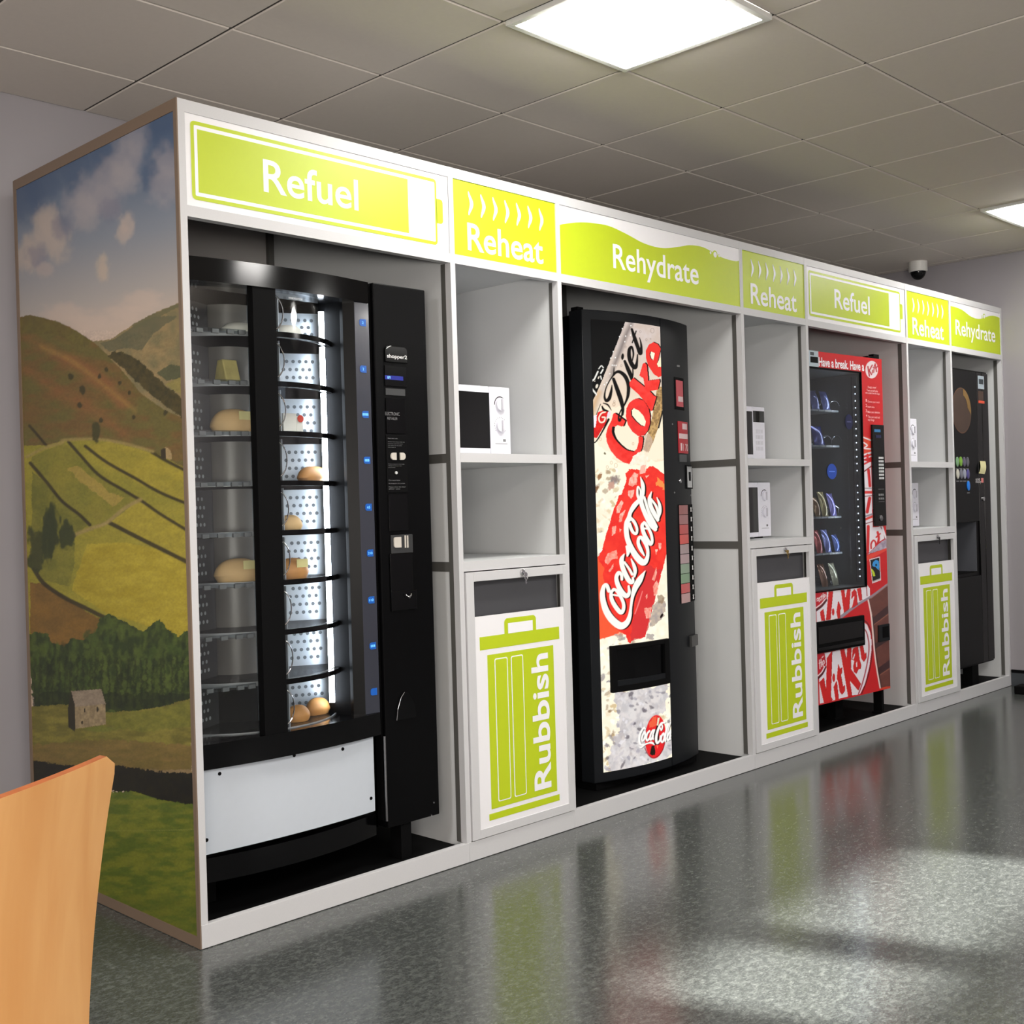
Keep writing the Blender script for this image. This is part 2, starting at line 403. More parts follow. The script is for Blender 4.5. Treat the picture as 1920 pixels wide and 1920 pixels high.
# ceiling: square tiles with bevelled edges in a grid; two tiles are replaced by light panels
mb = MB(); LIGHTS = [(GX, GY-T), (GX+6*T, GY-T)]
i0, i1 = math.floor((XL-GX)/T), math.ceil((XR-GX)/T); j0, j1 = math.floor((YF-GY)/T), math.ceil((YB-GY)/T)
for i in range(i0, i1):
    for j in range(j0, j1):
        x0, y0 = GX+i*T, GY+j*T; x1, y1 = min(x0+T, XR), min(y0+T, YB); x0, y0 = max(x0, XL), max(y0, YF)
        if any(abs(x0-a) < 0.01 and abs(y0-c) < 0.01 for a, c in LIGHTS): continue
        g, e, h = 0.0025, 0.0075, 0.006; gx = 0.0045
        o_ = [(x0+gx, y0+g), (x1-gx, y0+g), (x1-gx, y1-g), (x0+gx, y1-g)]; n_ = [(x0+e, y0+e), (x1-e, y0+e), (x1-e, y1-e), (x0+e, y1-e)]
        V = [(x, y, HC+h) for x, y in o_]+[(x, y, HC) for x, y in n_]
        mb.raw(V, [(7, 6, 5, 4), (0, 4, 5, 1), (1, 5, 6, 2), (2, 6, 7, 3), (3, 7, 4, 0)], TILE)
        mb.box(x0+gx, x1-gx, y0+g, y1-g, HC+h+0.0001, HC+0.03, TILE)
mb.box(XL, XR, YF, YB, HC+0.0305, HC+0.05, TEE)
TEE_SHADE = mat('dark_ceiling_tee', (70, 66, 62), rough=0.8)  # bars along y coloured dark for the shade in their grooves
for i in range(i0, i1+1): mb.box(GX+i*T-0.0044, GX+i*T+0.0044, YF, YB, HC+0.004, HC+0.012, TEE_SHADE)
for j in range(j0, j1+1): mb.box(XL, XR, GY+j*T-0.0025, GY+j*T+0.0025, HC+0.0055, HC+0.012, TEE)
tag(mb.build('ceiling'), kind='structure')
mb = MB()
mb.box(XR-0.012, XR, YF, -0.005, 0, 0.085, mat('grey_skirting', (62, 66, 70), rough=0.4))
mb.box(XR-0.014, XR, YF, -0.005, 0.085, 0.104, BLACKM)
tag(mb.build('baseboard_right', bevel=0.002), kind='structure')
mb = MB(); mb.box(XL, -0.005, YB-0.012, YB, 0, 0.1, mat('grey_skirting')); tag(mb.build('baseboard_back'), kind='structure')

# ceiling light panels
DIFF = mat('glowing_diffuser', (250, 250, 250), rough=0.5, emit=(255, 252, 246), estr=LAMP_E)
for k, (x0, y0) in enumerate(LIGHTS):
    r_ = root('ceiling_light', ['bright square ceiling light panel in front of the first green sign, nearest the camera',
              'bright square ceiling light panel near the far grey wall, cut by the right picture edge'][k], 'ceiling light', (x0+T/2, y0+T/2, HC), 'ceiling light panels')
    m_ = MB()
    for (a, c, d, e) in ((0.004, 0.596, 0.004, 0.026), (0.004, 0.596, 0.574, 0.596), (0.004, 0.026, 0.026, 0.574), (0.574, 0.596, 0.026, 0.574)):
        m_.box(x0+a, x0+c, y0+d, y0+e, HC-0.012, HC+0.006, mat('white_lamp_frame', (225, 225, 222), rough=0.4))
    m_.build('frame', r_, bevel=0.002)
    n = 15; V = []; F = []
    for a in range(n):
        for c in range(n):
            u, v = 2*a/(n-1)-1, 2*c/(n-1)-1
            V.append((x0+T/2+0.272*u, y0+T/2+0.272*v, HC-0.012-0.045*(1-abs(u)**3)*(1-abs(v)**3)))
    for a in range(n-1):
        for c in range(n-1): F.append((a*n+c, a*n+c+1, (a+1)*n+c+1, (a+1)*n+c))
    MB().raw(V, F, DIFF).build('diffuser', r_, smooth=True)

# ================================================================== the row of bays
PC = [0.011, 1.041, 1.590, 2.831, 3.396, 4.467, 5.030, 5.783]      # centres of the upright posts
PW = 0.011; ZT, ZS, ZR, ZP = 2.40, 2.365, 2.102, 0.068; ZL = 2.070
BD = 1.085                                                        # depth of the bays
def rounded(x0, x1, z0, z1, r, n=5, corners=(1, 1, 1, 1)):
    out = []
    for k, (cx, cz, a) in enumerate(((x1-r, z1-r, 0), (x0+r, z1-r, 90), (x0+r, z0+r, 180), (x1-r, z0+r, 270))):
        if corners[k]: out += [(cx+r*math.cos(math.radians(a+90*i/n)), cz+r*math.sin(math.radians(a+90*i/n))) for i in range(n+1)]
        else: out.append(((x1, z1), (x0, z1), (x0, z0), (x1, z0))[k])
    return out
def ring(b, x0, x1, z0, z1, t, y, m, fn=None):
    b.flat([(x0, z0), (x1, z0), (x1, z0+t), (x0, z0+t)], y, m, fn); b.flat([(x0, z1-t), (x1, z1-t), (x1, z1), (x0, z1)], y, m, fn)
    b.flat([(x0, z0+t), (x0+t, z0+t), (x0+t, z1-t), (x0, z1-t)], y, m, fn); b.flat([(x1-t, z0+t), (x1, z0+t), (x1, z1-t), (x1-t, z1-t)], y, m, fn)
YS = 0.004                                                        # face of the sign boards, a little behind the frame
def sign_refuel(p, x0, x1):
    f = lambda x: x0-PW+(x/1.041)*(x1-x0+2*PW)
    g = MB(); y = YS-0.0012
    g.flat(rounded(f(0.030), f(0.976), 2.122, 2.346, 0.013), y, GREEN); g.flat(rounded(f(1.0)-0.026, f(1.004), 2.198, 2.281, 0.011, corners=(1, 0, 0, 1)), y, GREEN)
    g.flat(rounded(f(0.041), f(0.967), 2.133, 2.335, 0.004), y-0.0004, LETTER); g.flat([(f(0.051), 2.144), (f(0.846), 2.144), (f(0.846), 2.324), (f(0.051), 2.324)], y-0.0008, GREEN)
    g.build('battery_symbol', p)
    MB().text('Refuel', LETTER, f(0.272), f(0.633), 2.186, 2.282, y-0.0014, bold=0.012).build('lettering', p)
def sign_reheat(p, x0, x1):
    xa = x0-PW; y = YS-0.0012
    for k in range(7):
        g = MB(); cx = xa+0.094+k*0.0605*(x1-x0+2*PW)/0.549; Lp = []; Rp = []; n = 20
        for i in range(n+1):
            t = i/n; z = 2.249+0.083*t; off = 0.0072*math.cos(2*PI*(t*0.92+0.04))
            wd = 0.0015+0.0068*math.sin(PI*t)**0.8
            Lp.append((cx-off-wd, z)); Rp.append((cx-off+wd, z))
        g.flat(Lp[::-1]+Rp, y, LETTER); g.build('steam_wave', p)
    MB().text('Reheat', LETTER, xa+0.077, xa+0.466*(x1-x0+2*PW)/0.549, 2.128, 2.222, y, bold=0.014).build('lettering', p)
def sign_rehydrate(p, x0, x1, wave, bub, tx):
    g = MB(); y = YS-0.0012
    W = catmull(wave, 6); W[:, 0] = np.clip(W[:, 0], x0+0.002, x1-0.002)
    for a, c in zip(W[:-1], W[1:]): g.flat([(a[0], ZR), (c[0], ZR), (c[0], c[1]), (a[0], a[1])], y, GREEN)
    for cx, cz, r in bub:
        g.lathe((cx, y, cz), [(r*1.5, 0), (r*1.5, -0.0003)], GREEN, 20, 'y'); g.lathe((cx, y-0.0006, cz), [(r, 0), (r, -0.0003)], LETTER, 20, 'y')
    g.build('wave_symbol', p)
    MB().text('Rehydrate', LETTER, tx[0], tx[1], tx[2], tx[3], y-0.001, bold=0.012).build('lettering', p)
def key(x, z, m, label):
    b = MB(); y = -0.014
    b.lathe((x, y-0.006, z), [(0.0085, -0.001), (0.0085, 0.001)], m, 14, 'y'); b.box(x-0.0022, x+0.0022, y-0.0072, y-0.0052, z-0.034, z-0.007, m)
    b.box(x+0.002, x+0.005, y-0.0072, y-0.0052, z-0.031, z-0.027, m); b.box(x+0.002, x+0.0042, y-0.0072, y-0.0052, z-0.024, z-0.021, m)
    b.tube([(x+0.009*math.cos(a), y-0.006+0.004*math.sin(a), z-0.008+0.011*math.sin(a)) for a in np.linspace(0, 2*PI, 15)[:-1]], 0.0009, m, 6, True)
    b.box(x-0.002, x+0.002, -0.012, y-0.005, z-0.002, z+0.002, m)
    thing_mesh(b, 'key', label, 'key', 'keys left in the bin door locks')
UN = [('refuel', 'tall bay under the large Refuel battery sign, with a countryside picture on its side', 'bay unit'),
      ('reheat', 'narrow shelved bay under the Reheat sign nearest the camera, with a rubbish door below', 'bay unit'),
      ('rehydrate', 'wide bay under the large Rehydrate wave sign, holding the red and white drinks machine', 'bay unit'),
      ('reheat', 'narrow shelved bay under the middle Reheat sign, between the drinks and red snack machines', 'bay unit'),
      ('refuel', 'bay under the smaller Refuel battery sign, holding the red snack machine', 'bay unit'),
      ('reheat', 'narrow shelved bay under the furthest Reheat sign, between red snack and black coffee machines', 'bay unit'),
      ('rehydrate', 'end bay under the small Rehydrate sign by the grey wall, holding the black coffee machine', 'bay unit')]
UNITS = []
for k, (kind, label, cat) in enumerate(UN):
    c0, c1 = PC[k], PC[k+1]; first, last = k == 0, k == 6
    xa, xb = (0.0 if first else c0), (5.794 if last else c1)           # outer limits
    ia, ib = c0+PW, (c1-PW if not last else 5.772)                    # clear opening
    R_ = root('bay_unit', label, cat, ((xa+xb)/2, 0.5, 0), 'bay units in a row'); UNITS.append(R_)
    post = lambda n, a, c: MB().box(a, c, 0, 0.028, ZP, ZT, ALU).build(n, R_)
    post('post', xa, ia); post('post', ib, xb)
    MB().box(ia, ib, 0.0005, 0.03, ZS, ZT, ALU).build('top_rail', R_)
    MB().box(ia, ib, 0.0005, 0.03, ZL, ZR, ALU).build('middle_rail', R_)
    MB().box(xa+0.0003, xb-0.0003, -0.001, 0.02, 0.002, ZP, ALU).build('plinth', R_, bevel=0.0008)
    # board with the printed sign
    mm = GREEN if kind == 'reheat' else WHITE
    s_ = MB().box(ia, ib, YS, YS+0.012, ZR-0.001, ZS+0.001, mm).build('sign_board', R_, label='%s board of the sign' % ('lime' if kind == 'reheat' else 'white'))
    if kind == 'refuel': sign_refuel(s_, ia, ib)
    elif kind == 'reheat': sign_reheat(s_, ia, ib)
    elif k == 2:
        sign_rehydrate(s_, ia, ib, [(1.595, 2.287), (1.717, 2.315), (1.817, 2.326), (1.902, 2.328), (2.007, 2.313), (2.124, 2.291), (2.246, 2.289), (2.364, 2.311), (2.445, 2.329), (2.548, 2.333), (2.675, 2.309), (2.784, 2.305), (2.826, 2.313)],
                       [(2.595, 2.317, 0.0065), (2.630, 2.313, 0.0125), (2.660, 2.311, 0.005)], (1.917, 2.499, 2.166, 2.261))
    else:
        q = [at(*t) for t in zm(1480, 460, 4.364)([(1312, 493), (1360, 505), (1420, 530), (1490, 582), (1560, 602), (1640, 578), (1690, 580), (1735, 598)])]
        t0, t1, t2, t3 = [at(*t) for t in zm(1480, 460, 4.364)([(1360, 605), (1366, 728), (1686, 700), (1597, 572)])]
        sign_rehydrate(s_, ia, ib, [(a[0], a[2]) for a in q], [(t3[0], t3[2]-0.008, 0.012), (t3[0]-0.03, t3[2]-0.012, 0.006)], (t0[0], t2[0], t1[2], t0[2]))
    # side boards with the grey rails across them, back board, roof, floor board
    for n, a, c in (('side_panel', xa+0.001, ia-0.004), ('side_panel', ib+0.004, xb-0.001)):
        MB().box(a, c, 0.028, BD, 0.004, ZT-0.004, PANEL).build(n, R_)
    for z0, z1 in (((1.383, 1.415), (1.004, 1.038)) if not last else ()):
        MB().box(ib+0.001, ib+0.005, 0.028, BD-0.02, z0, z1, ALUD).build('side_rail', R_)
    MB().box(ib, ib+0.005, 0.0281, 0.05 if kind != 'reheat' else 0.045, ZP, ZL, ALUD).build('side_rail', R_)
    if kind != 'reheat': MB().box(ib-0.022, ib+0.0035, BD-0.032, BD-0.0125, 0.06, ZT-0.02, ALUD).build('corner_rail', R_)
    MB().box(xa+0.004, xb-0.004, BD-0.012, BD, 0.06, ZT-0.004, BACKP).build('back_panel', R_)
    MB().box(ia-0.004, ib+0.004, 0.03, BD-0.012, (2.104 if kind == 'reheat' else ZT-0.016), (2.112 if kind == 'reheat' else ZT-0.004), PANEL).build('roof_panel', R_)
    if kind != 'reheat':
        MB().box(ia-0.004, ib+0.004, 0.02, BD-0.012, 0.004, 0.052, BLACKM).build('base_board', R_, label='black base board')
    else:
        for z0, z1, n in ((1.383, 1.415, 'shelf'), (1.004, 1.038, 'shelf')):
            s2 = MB().box(ia-0.002, ib+0.004, 0.0005, BD-0.012, z0, z1, PANEL).build(n, R_)
            MB().box(ia, ib, -0.0005, 0.0004, z0, z1, ALU).build('edge_strip', s2)
        # door of the rubbish compartment
        o_ = c0-0.001
        D = MB()
        for bx in ((0.016, 0.053, 0.071, 1.0), (0.517, 0.546, 0.071, 1.0), (0.053, 0.517, 0.967, 1.0), (0.053, 0.517, 0.071, 0.102)):
            D.box(o_+bx[0], o_+bx[1], -0.006, 0.012, bx[2], bx[3], ALU)
        D = D.build('door', R_, bevel=0.001)
        MB().box(o_+0.0525, o_+0.5175, -0.003, 0.006, 0.1015, 0.843, WHITE).build('poster_board', D, label='white board printed with a lime bin')
        MB().box(o_+0.0525, o_+0.5175, 0.03, 0.04, 0.83, 0.97, mat('slate_flap', (70, 70, 74), rough=0.45)).build('push_flap', D, label='dark grey flap')
        g = MB(); y = -0.0038; e = -0.0005
        g.flat([(o_+0.075, 0.725), (o_+0.489, 0.725), (o_+0.489, 0.771), (o_+0.075, 0.771)], y, GREEN)
        hx0, hx1 = o_+0.199, o_+0.364
        g.flat(rounded(hx0, hx1, 0.771, 0.826, 0.016, corners=(1, 1, 0, 0)), y, GREEN); g.flat([(hx0+0.018, 0.771), (hx1-0.018, 0.771), (hx1-0.018, 0.808), (hx0+0.018, 0.808)], y+e, LETTER)
        g.flat([(o_+0.110, 0.162), (o_+0.454, 0.162), (o_+0.454, 0.705), (o_+0.110, 0.705)], y, GREEN)
        for a, c in ((0.144, 0.210), (0.227, 0.290)):
            g.flat(rounded(o_+a, o_+c, 0.182, 0.689, 0.008), y+e, LETTER); g.flat(rounded(o_+a+0.004, o_+c-0.004, 0.186, 0.685, 0.006), y+2*e, GREEN)
        g.flat([(o_+0.098, 0.124), (o_+0.466, 0.124), (o_+0.466, 0.147), (o_+0.098, 0.147)], y, GREEN)
        g.build('bin_symbol', D)
        MB().text('Rubbish', LETTER, o_+0.331, o_+0.4195, 0.183, 0.681, y+2*e, bold=0.022, vertical=True).build('lettering', D)
        MB().lathe((o_+0.296, -0.0055, 0.986), [(0.011, 0), (0.011, -0.006), (0.008, -0.008), (0.008, -0.0085)], CHROME, 18, 'y').build('lock', D)
        key(o_+0.300, 0.978, [CHROME, mat('brass', (190, 160, 90), rough=0.3, metal=1.0), mat('dark_key', (70, 70, 72), rough=0.4, metal=1.0)][(k-1)//2],
            ['silver key hanging in the lock of the nearest rubbish door', 'brass coloured key hanging in the lock of the middle rubbish door', 'dark key hanging in the lock of the furthest rubbish door'][(k-1)//2])

# ================================================================== countryside picture on the end of the first bay
R1 = UNITS[0]
mb = MB(); ED = mat('brown_grey_edge_trim', (118, 100, 84), rough=0.5)
mb.box(-0.004, 0.0, 0.0, 1.098, 2.366, 2.40, ED); mb.box(-0.004, 0.0, 0.0, 1.098, 0.002, 0.034, ED)
mb.box(-0.004, 0.0, 0.0, 0.018, 0.034, 2.366, ED); mb.box(-0.004, 0.0, 1.078, 1.098, 0.034, 2.366, ED)
mb.build('picture_frame', R1)
V, F = grid(lambda u, v: np.stack([np.full_like(u, -0.0012), 1.0785-1.061*u, 0.033+2.334*v], 1), 230, 900)
A = Art(V, (130, 130, 140))
ys = [150, 350, 450, 560, 640]; cs = np.array([s2l(c) for c in ((74, 94, 122), (94, 108, 128), (124, 130, 140), (158, 152, 148), (186, 166, 150))])
sk = A.y+0.18*(A.x-180)
for i in range(3): A.c[:, i] = np.interp(sk, ys, cs[:, i])
z1 = zm(0, 160, 3.0); z2 = zm(0, 800, 3.0); z3 = zm(0, 1380, 3.556)
def soft(pts, col, a, rx, ry, wob=0.5):
    for k, (x, y) in enumerate(pts): A.blob(x, y, rx, ry, col, a, soft=1.0, wob=wob, seed=k)
soft(z1([(900, 190), (930, 300), (560, 380), (140, 640), (220, 560), (400, 470), (880, 480)]), (60, 80, 110), 0.6, 30, 40)
soft(z1([(740, 300), (700, 430), (620, 520), (520, 600), (450, 690), (590, 640), (930, 560), (950, 440)]), (146, 142, 148), 0.62, 30, 34)
soft(z1([(480, 720), (700, 520)]), (156, 150, 152), 0.5, 24, 30)
soft(z1([(270, 780), (290, 850), (240, 800), (330, 890), (180, 930), (150, 960)]), (168, 156, 148), 0.75, 20, 30)
soft(z1([(210, 960), (620, 700), (350, 800)]), (108, 108, 126), 0.5, 18, 22)
soft(z1([(715, 780), (690, 830)]), (172, 158, 150), 0.75, 12, 20); soft(z1([(575, 1030)]), (178, 162, 146), 0.8, 11, 22); soft(z1([(250, 1040)]), (164, 152, 148), 0.75, 14, 14)
soft(z1([(800, 1210), (700, 1290), (500, 1330), (350, 1280)]), (190, 170, 156), 0.5, 34, 16)
# far hill, near hillside
A.fill(z1([(500, 1440), (620, 1430), (740, 1350), (850, 1290), (1000, 1225), (1080, 1190), (1080, 1900), (540, 1900)]), (112, 104, 72), 1, 1.0, 8, 1, (138, 118, 80), (18, 14))
A.fill(z1([(560, 1450), (640, 1430), (760, 1350), (860, 1300), (1000, 1300), (860, 1400), (800, 1490), (700, 1480), (620, 1500)]), (84, 84, 62), 0.8, 2, 8, 2)
A.fill(z1([(740, 1348), (850, 1290), (1010, 1225), (1010, 1245), (860, 1320), (760, 1370)]), (92, 90, 62), 0.8, 1, 8)
A.fill(z1([(880, 1620), (960, 1570), (1060, 1580), (1060, 1640), (940, 1660)]), (70, 74, 50), 0.9, 2, 6, 3)
A.fill(z1([(930, 1680), (1060, 1620), (1060, 1760), (980, 1720)]), (128, 118, 62), 0.8, 1, 6, 4)
hill = z1([(90, 1310), (170, 1290), (330, 1330), (430, 1380), (520, 1440), (600, 1510), (700, 1620), (800, 1740), (900, 1810), (1080, 1900), (1080, 2300), (90, 2300)])
A.fill(hill, (104, 80, 42), 1, 1.2, 10, 5, (94, 86, 42), (30, 14), con=1.6)
A.fill(z1([(100, 1310), (170, 1292), (330, 1332), (520, 1442), (480, 1470), (300, 1400), (100, 1390)]), (98, 90, 40), 0.8, 3, 8, 6, (86, 76, 36))
for k, pts in enumerate(([(140, 1420), (300, 1500), (520, 1640), (700, 1800)], [(140, 1600), (320, 1720), (560, 1850), (720, 1990)], [(360, 1520), (560, 1640), (680, 1780)])):
    A.stroke(z1(pts), [4, 9, 12, 6][:len(pts)], (134, 84, 50), 0.45, soft=8)
A.stroke(z1([(230, 1470), (420, 1560), (600, 1700), (760, 1830)]), 3, (150, 122, 62), 0.5, soft=4)
for k, (x, y, r) in enumerate([(398, 1640, 5), (465, 1715, 6), (560, 1640, 3.5), (597, 1600, 3.5), (672, 1675, 3), (450, 1800, 4), (728, 1728, 3), (752, 1868, 3), (570, 1885, 4), (930, 1840, 4)]):
    A.blob(x/3, 160+y/3, r, r*1.3, (52, 48, 24), 0.95, soft=0.5, wob=0.5, seed=k)
A.fill(z1([(605, 1520), (640, 1500), (690, 1500), (780, 1545), (860, 1620), (930, 1690), (1060, 1780), (1060, 1900), (930, 1800), (800, 1700), (700, 1600)]), (50, 48, 24), 1, 3, 5, 7, (74, 64, 32), (6, 8))
# fields
A.fill(z2([(60, 110), (260, 105), (360, 80), (540, 70), (620, 80), (860, 140), (1080, 250), (1080, 1250), (60, 1250)]), (128, 122, 42), 1, 1.5, 8, 8, (142, 132, 46), (34, 20))
A.fill(z2([(480, 110), (620, 85), (860, 150), (1080, 250), (1080, 440), (800, 330), (600, 220)]), (150, 136, 46), 1, 1, 8, 9, (136, 126, 44), (24, 14))
A.fill(z2([(360, 90), (560, 280), (780, 400), (640, 540), (500, 570), (170, 210), (180, 170)]), (126, 118, 44), 1, 1, 8, 10, (112, 110, 40), (26, 26))
A.fill(z2([(370, 230), (440, 220), (620, 370), (700, 400), (640, 450), (480, 330)]), (158, 134, 66), 0.7, 4, 8, 11)
A.fill(z2([(620, 540), (760, 430), (800, 420), (1080, 580), (1080, 770), (800, 640)]), (152, 138, 46), 1, 1, 8, 12, (142, 130, 44))
A.fill(z2([(490, 660), (700, 650), (900, 690), (1080, 770), (1080, 1200), (940, 1180), (800, 1110), (600, 1050), (400, 920)]), (160, 144, 46), 1, 2, 8, 13, (146, 130, 34), (40, 12))
A.fill(z2([(180, 250), (500, 550), (420, 620), (420, 760), (390, 900), (240, 860), (180, 780)]), (116, 112, 42), 1, 3, 8, 14, (98, 98, 36), (20, 20))
A.fill(z2([(170, 880), (250, 880), (420, 1000), (560, 1080), (560, 1220), (360, 1250), (170, 1160)]), (122, 90, 38), 1, 2, 8, 15, (104, 78, 34), (26, 26))
WALLC = (46, 40, 22)
for pts, r in (([(165, -5), (205, 40), (260, 105)], 2.6), ([(385, 85), (460, 170), (560, 275), (700, 360), (800, 420), (900, 490), (1080, 600)], 3.0), ([(480, 110), (600, 200), (760, 290), (900, 370), (1080, 445)], 3.0),
               ([(855, 145), (950, 200), (1080, 265)], 3.0), ([(170, 205), (260, 310), (350, 420), (440, 490), (505, 552)], 3.2), ([(615, 540), (760, 615), (900, 685), (1080, 775)], 4.0), ([(190, 800), (245, 880), (360, 960), (480, 1020), (600, 1080)], 4.0)):
    A.stroke(z2(pts), r, WALLC, 0.95, soft=1.2)
A.stroke(z2([(150, 170), (250, 120), (350, 90), (360, 75), (540, 70), (700, 95), (860, 140)]), 2.6, (146, 128, 76), 0.8, soft=2)
A.stroke(z2([(415, 610), (520, 570), (600, 540), (700, 460), (790, 410)]), 3.2, (144, 126, 78), 0.9, soft=2)
A.fill(z2([(905, 130), (935, 115), (962, 135), (965, 185), (908, 175)]), (150, 128, 88)); A.fill(z2([(905, 130), (930, 118), (934, 180), (908, 175)]), (48, 40, 24))
A.blob(540/3, 800+30/3, 8, 17, (60, 58, 28), 1, wob=0.5)
for k, (x, y, a, b) in enumerate([(290, 560, 15, 50), (275, 640, 13, 40), (365, 610, 14, 26), (205, 680, 15, 34), (200, 760, 12, 16)]):
    A.blob(x/3, 800+y/3, a, b, (44, 52, 26), 0.95, soft=0.4, wob=0.7, seed=k)
A.fill(z2([(170, 600), (230, 580), (240, 800), (180, 800)]), (62, 64, 30), 0.7, 4, 6, 16)
# wood, meadow, barn, wall, lawn
A.fill(z2([(150, 1180), (200, 1150), (260, 1160), (300, 1220), (360, 1240), (400, 1190), (470, 1200), (540, 1150), (560, 1080), (610, 1050), (680, 1090), (740, 1120), (800, 1150), (850, 1120), (895, 1080), (940, 1140), (1000, 1180), (1080, 1120), (1080, 1560), (980, 1560), (860, 1600), (600, 1620), (190, 1590)]), (40, 54, 22), 1, 4, 7, 17, (66, 80, 30), (7, 12), con=1.5)
rw = np.random.RandomState(3)
for k in range(170):
    u = rw.uniform(190, 1070); v = rw.uniform(1150, 1540); top = np.interp(u, [180, 300, 360, 470, 560, 640, 800, 895, 980, 1080], [1170, 1225, 1245, 1190, 1110, 1080, 1150, 1110, 1190, 1150])
    if v < top: continue
    A.blob(u/3, 800+v/3, rw.uniform(3, 7), rw.uniform(5, 13), [(24, 36, 16), (58, 76, 28), (34, 48, 20), (78, 92, 36)][k % 4], 0.55, 0, 0.7, 0.9, k)
for k in range(26):
    x = 190+k*35+random.uniform(-8, 8); A.fill(z2([(x, 1300), (x+12, 1300), (x+10, 1580), (x-6, 1580)]), (16, 22, 10), 0.5, 6, 6, k)
A.fill(z2([(190, 1500), (1080, 1500), (1080, 1600), (190, 1600)]), (20, 28, 14), 0.6, 9, 14, 30)
A.fill(z2([(120, 1580), (380, 1560), (620, 1610), (860, 1585), (1080, 1530), (1080, 1930), (120, 1930)]), (98, 92, 38), 1, 3, 7, 18, (122, 114, 48), (24, 9), con=1.4)
A.fill(z2([(600, 1620), (860, 1590), (1080, 1540), (1080, 1690), (800, 1720), (600, 1680)]), (116, 116, 44), 0.7, 5, 8, 19, (96, 98, 36))
A.fill(z2([(120, 1790), (600, 1760), (1080, 1790), (1080, 2000), (120, 1960)]), (118, 96, 52), 0.85, 5, 8, 20, (100, 84, 42), (26, 8))
A.fill(z2([(383, 1580), (400, 1488), (430, 1560), (422, 1716), (385, 1690)]), (40, 36, 24)); A.fill(z2([(420, 1565), (592, 1562), (595, 1675), (424, 1700)]), (150, 132, 100), 1, 0, 1, 21, (124, 108, 82), (5, 7))
A.fill(z2([(400, 1488), (570, 1476), (595, 1560), (424, 1576)]), (140, 126, 108), 1, 0, 1, 22, (126, 112, 96), (9, 6))
for x, y, rx, ry in ((548, 1590, 2, 5), (476, 1595, 1.4, 4), (462, 1664, 1.8, 3.5)): A.blob(x/3, 800+y/3, rx, ry, (44, 38, 26), 1)
A.blob(560/3, 800+1700/3, 30, 5, (98, 104, 40), 0.8, wob=0.5)
A.fill(z3([(160, 150), (420, 195), (800, 200), (1080, 240), (1340, 250), (1340, 480), (1230, 455), (1060, 430), (900, 380), (760, 370), (160, 300)]), (16, 15, 8), 1, 4, 3, 23, (26, 24, 10))
A.fill(z3([(160, 300), (760, 372), (900, 372), (1060, 425), (1230, 450), (1340, 470), (1340, 1400), (160, 1400)]), (78, 92, 28), 1, 3, 4, 24, (106, 110, 34), (26, 9), con=1.5)
A.fill(z3([(500, 1000), (1340, 1080), (1340, 1400), (160, 1400)]), (70, 84, 24), 0.5, 10, 12, 25, (96, 98, 30), (18, 6))
A.stroke(z3([(600, 632), (1000, 630), (1340, 622)]), 0.7, (128, 130, 60), 0.6); 
tex = 0.70+0.42*fbm(A.x/2.6, A.y/2.2, 77, 3)+0.18*fbm(A.x/14, A.y/7, 78, 3); land = A.y > 620
A.c[land] *= tex[land][:, None]
MURAL = print_mat('countryside_print', rough=0.5)
print_mesh('side_picture', V, F, np.clip(A.c*1.12, 0, 0.9), R1, MURAL, 'printed countryside picture of hills, fields, trees and a stone barn')

# ================================================================== food carousel machine in the first bay
def arc_y(xa, xb, ya, sag):                  # front line bulging forward by sag between (xa, ya) and (xb, ya)
    h = (xb-xa)/2; c = (xa+xb)/2; r = (h*h+sag*sag)/(2*sag)
    return lambda x: ya-sag+r-math.sqrt(max(r*r-(x-c)**2, 0))
def strip(b, fn, xa, xb, z0, z1, m, th=0.012, n=20, back=None):   # upright curved board
    xs = np.linspace(xa, xb, n+1); pl = [(x, fn(x)) for x in xs]+([(x, fn(x)+th) for x in xs[::-1]] if back is None else [(xb, back), (xa, back)])
    b.prism_z(pl, z0, z1, m)
FM = root('food_carousel_machine', 'black glass fronted food machine with round trays of rolls and sandwiches', 'vending machine', (0.5, 0.5, 0.052))
b = MB(); b.box(0.05, 0.724, 0.80, 0.86, 0.175, 1.972, BLACK); b.box(0.05, 0.062, 0.075, 0.80, 0.175, 1.972, BLACK); b.box(0.71, 0.724, 0.10, 0.80, 0.175, 1.972, BLACK)
b.box(0.05, 0.724, 0.075, 0.80, 1.955, 1.972, BLACK); b.box(0.05, 0.724, 0.10, 0.80, 0.175, 0.545, BLACK); b.build('cabinet', FM)
hf = arc_y(0.045, 0.716, 0.062, 0.032)
b = MB(); strip(b, hf, 0.045, 0.716, 1.905, 1.974, BLACKG, back=0.16); b.build('header', FM, smooth=True)
b = MB(); strip(b, hf, 0.045, 0.716, 0.487, 0.560, BLACKG, back=0.16); b.build('lower_frame', FM, smooth=True)
wf = arc_y(0.05, 0.70, 0.072, 0.02)
b = MB(); strip(b, wf, 0.055, 0.690, 0.240, 0.484, SHEET); P_ = b.build('kick_panel', FM, smooth=True, label='white curved panel')
for x, z in ((0.112, 0.468), (0.555, 0.467), (0.672, 0.285), (0.066, 0.283), (0.365, 0.480)): MB().lathe((x, wf(x), z), [(0.0055, 0), (0.0055, -0.002)], BLACKM, 10, 'y').build('screw', P_)
kf = arc_y(0.05, 0.716, 0.100, 0.048)
b = MB(); strip(b, kf, 0.05, 0.716, 0.150, 0.222, BLACKG, back=0.3); b.build('skirt', FM, smooth=True)
for x, y in ((0.12, 0.2), (0.12, 0.75), (0.66, 0.75)): MB().box(x, x+0.05, y, y+0.05, 0.0525, 0.18, BLACKM).build('leg', FM)
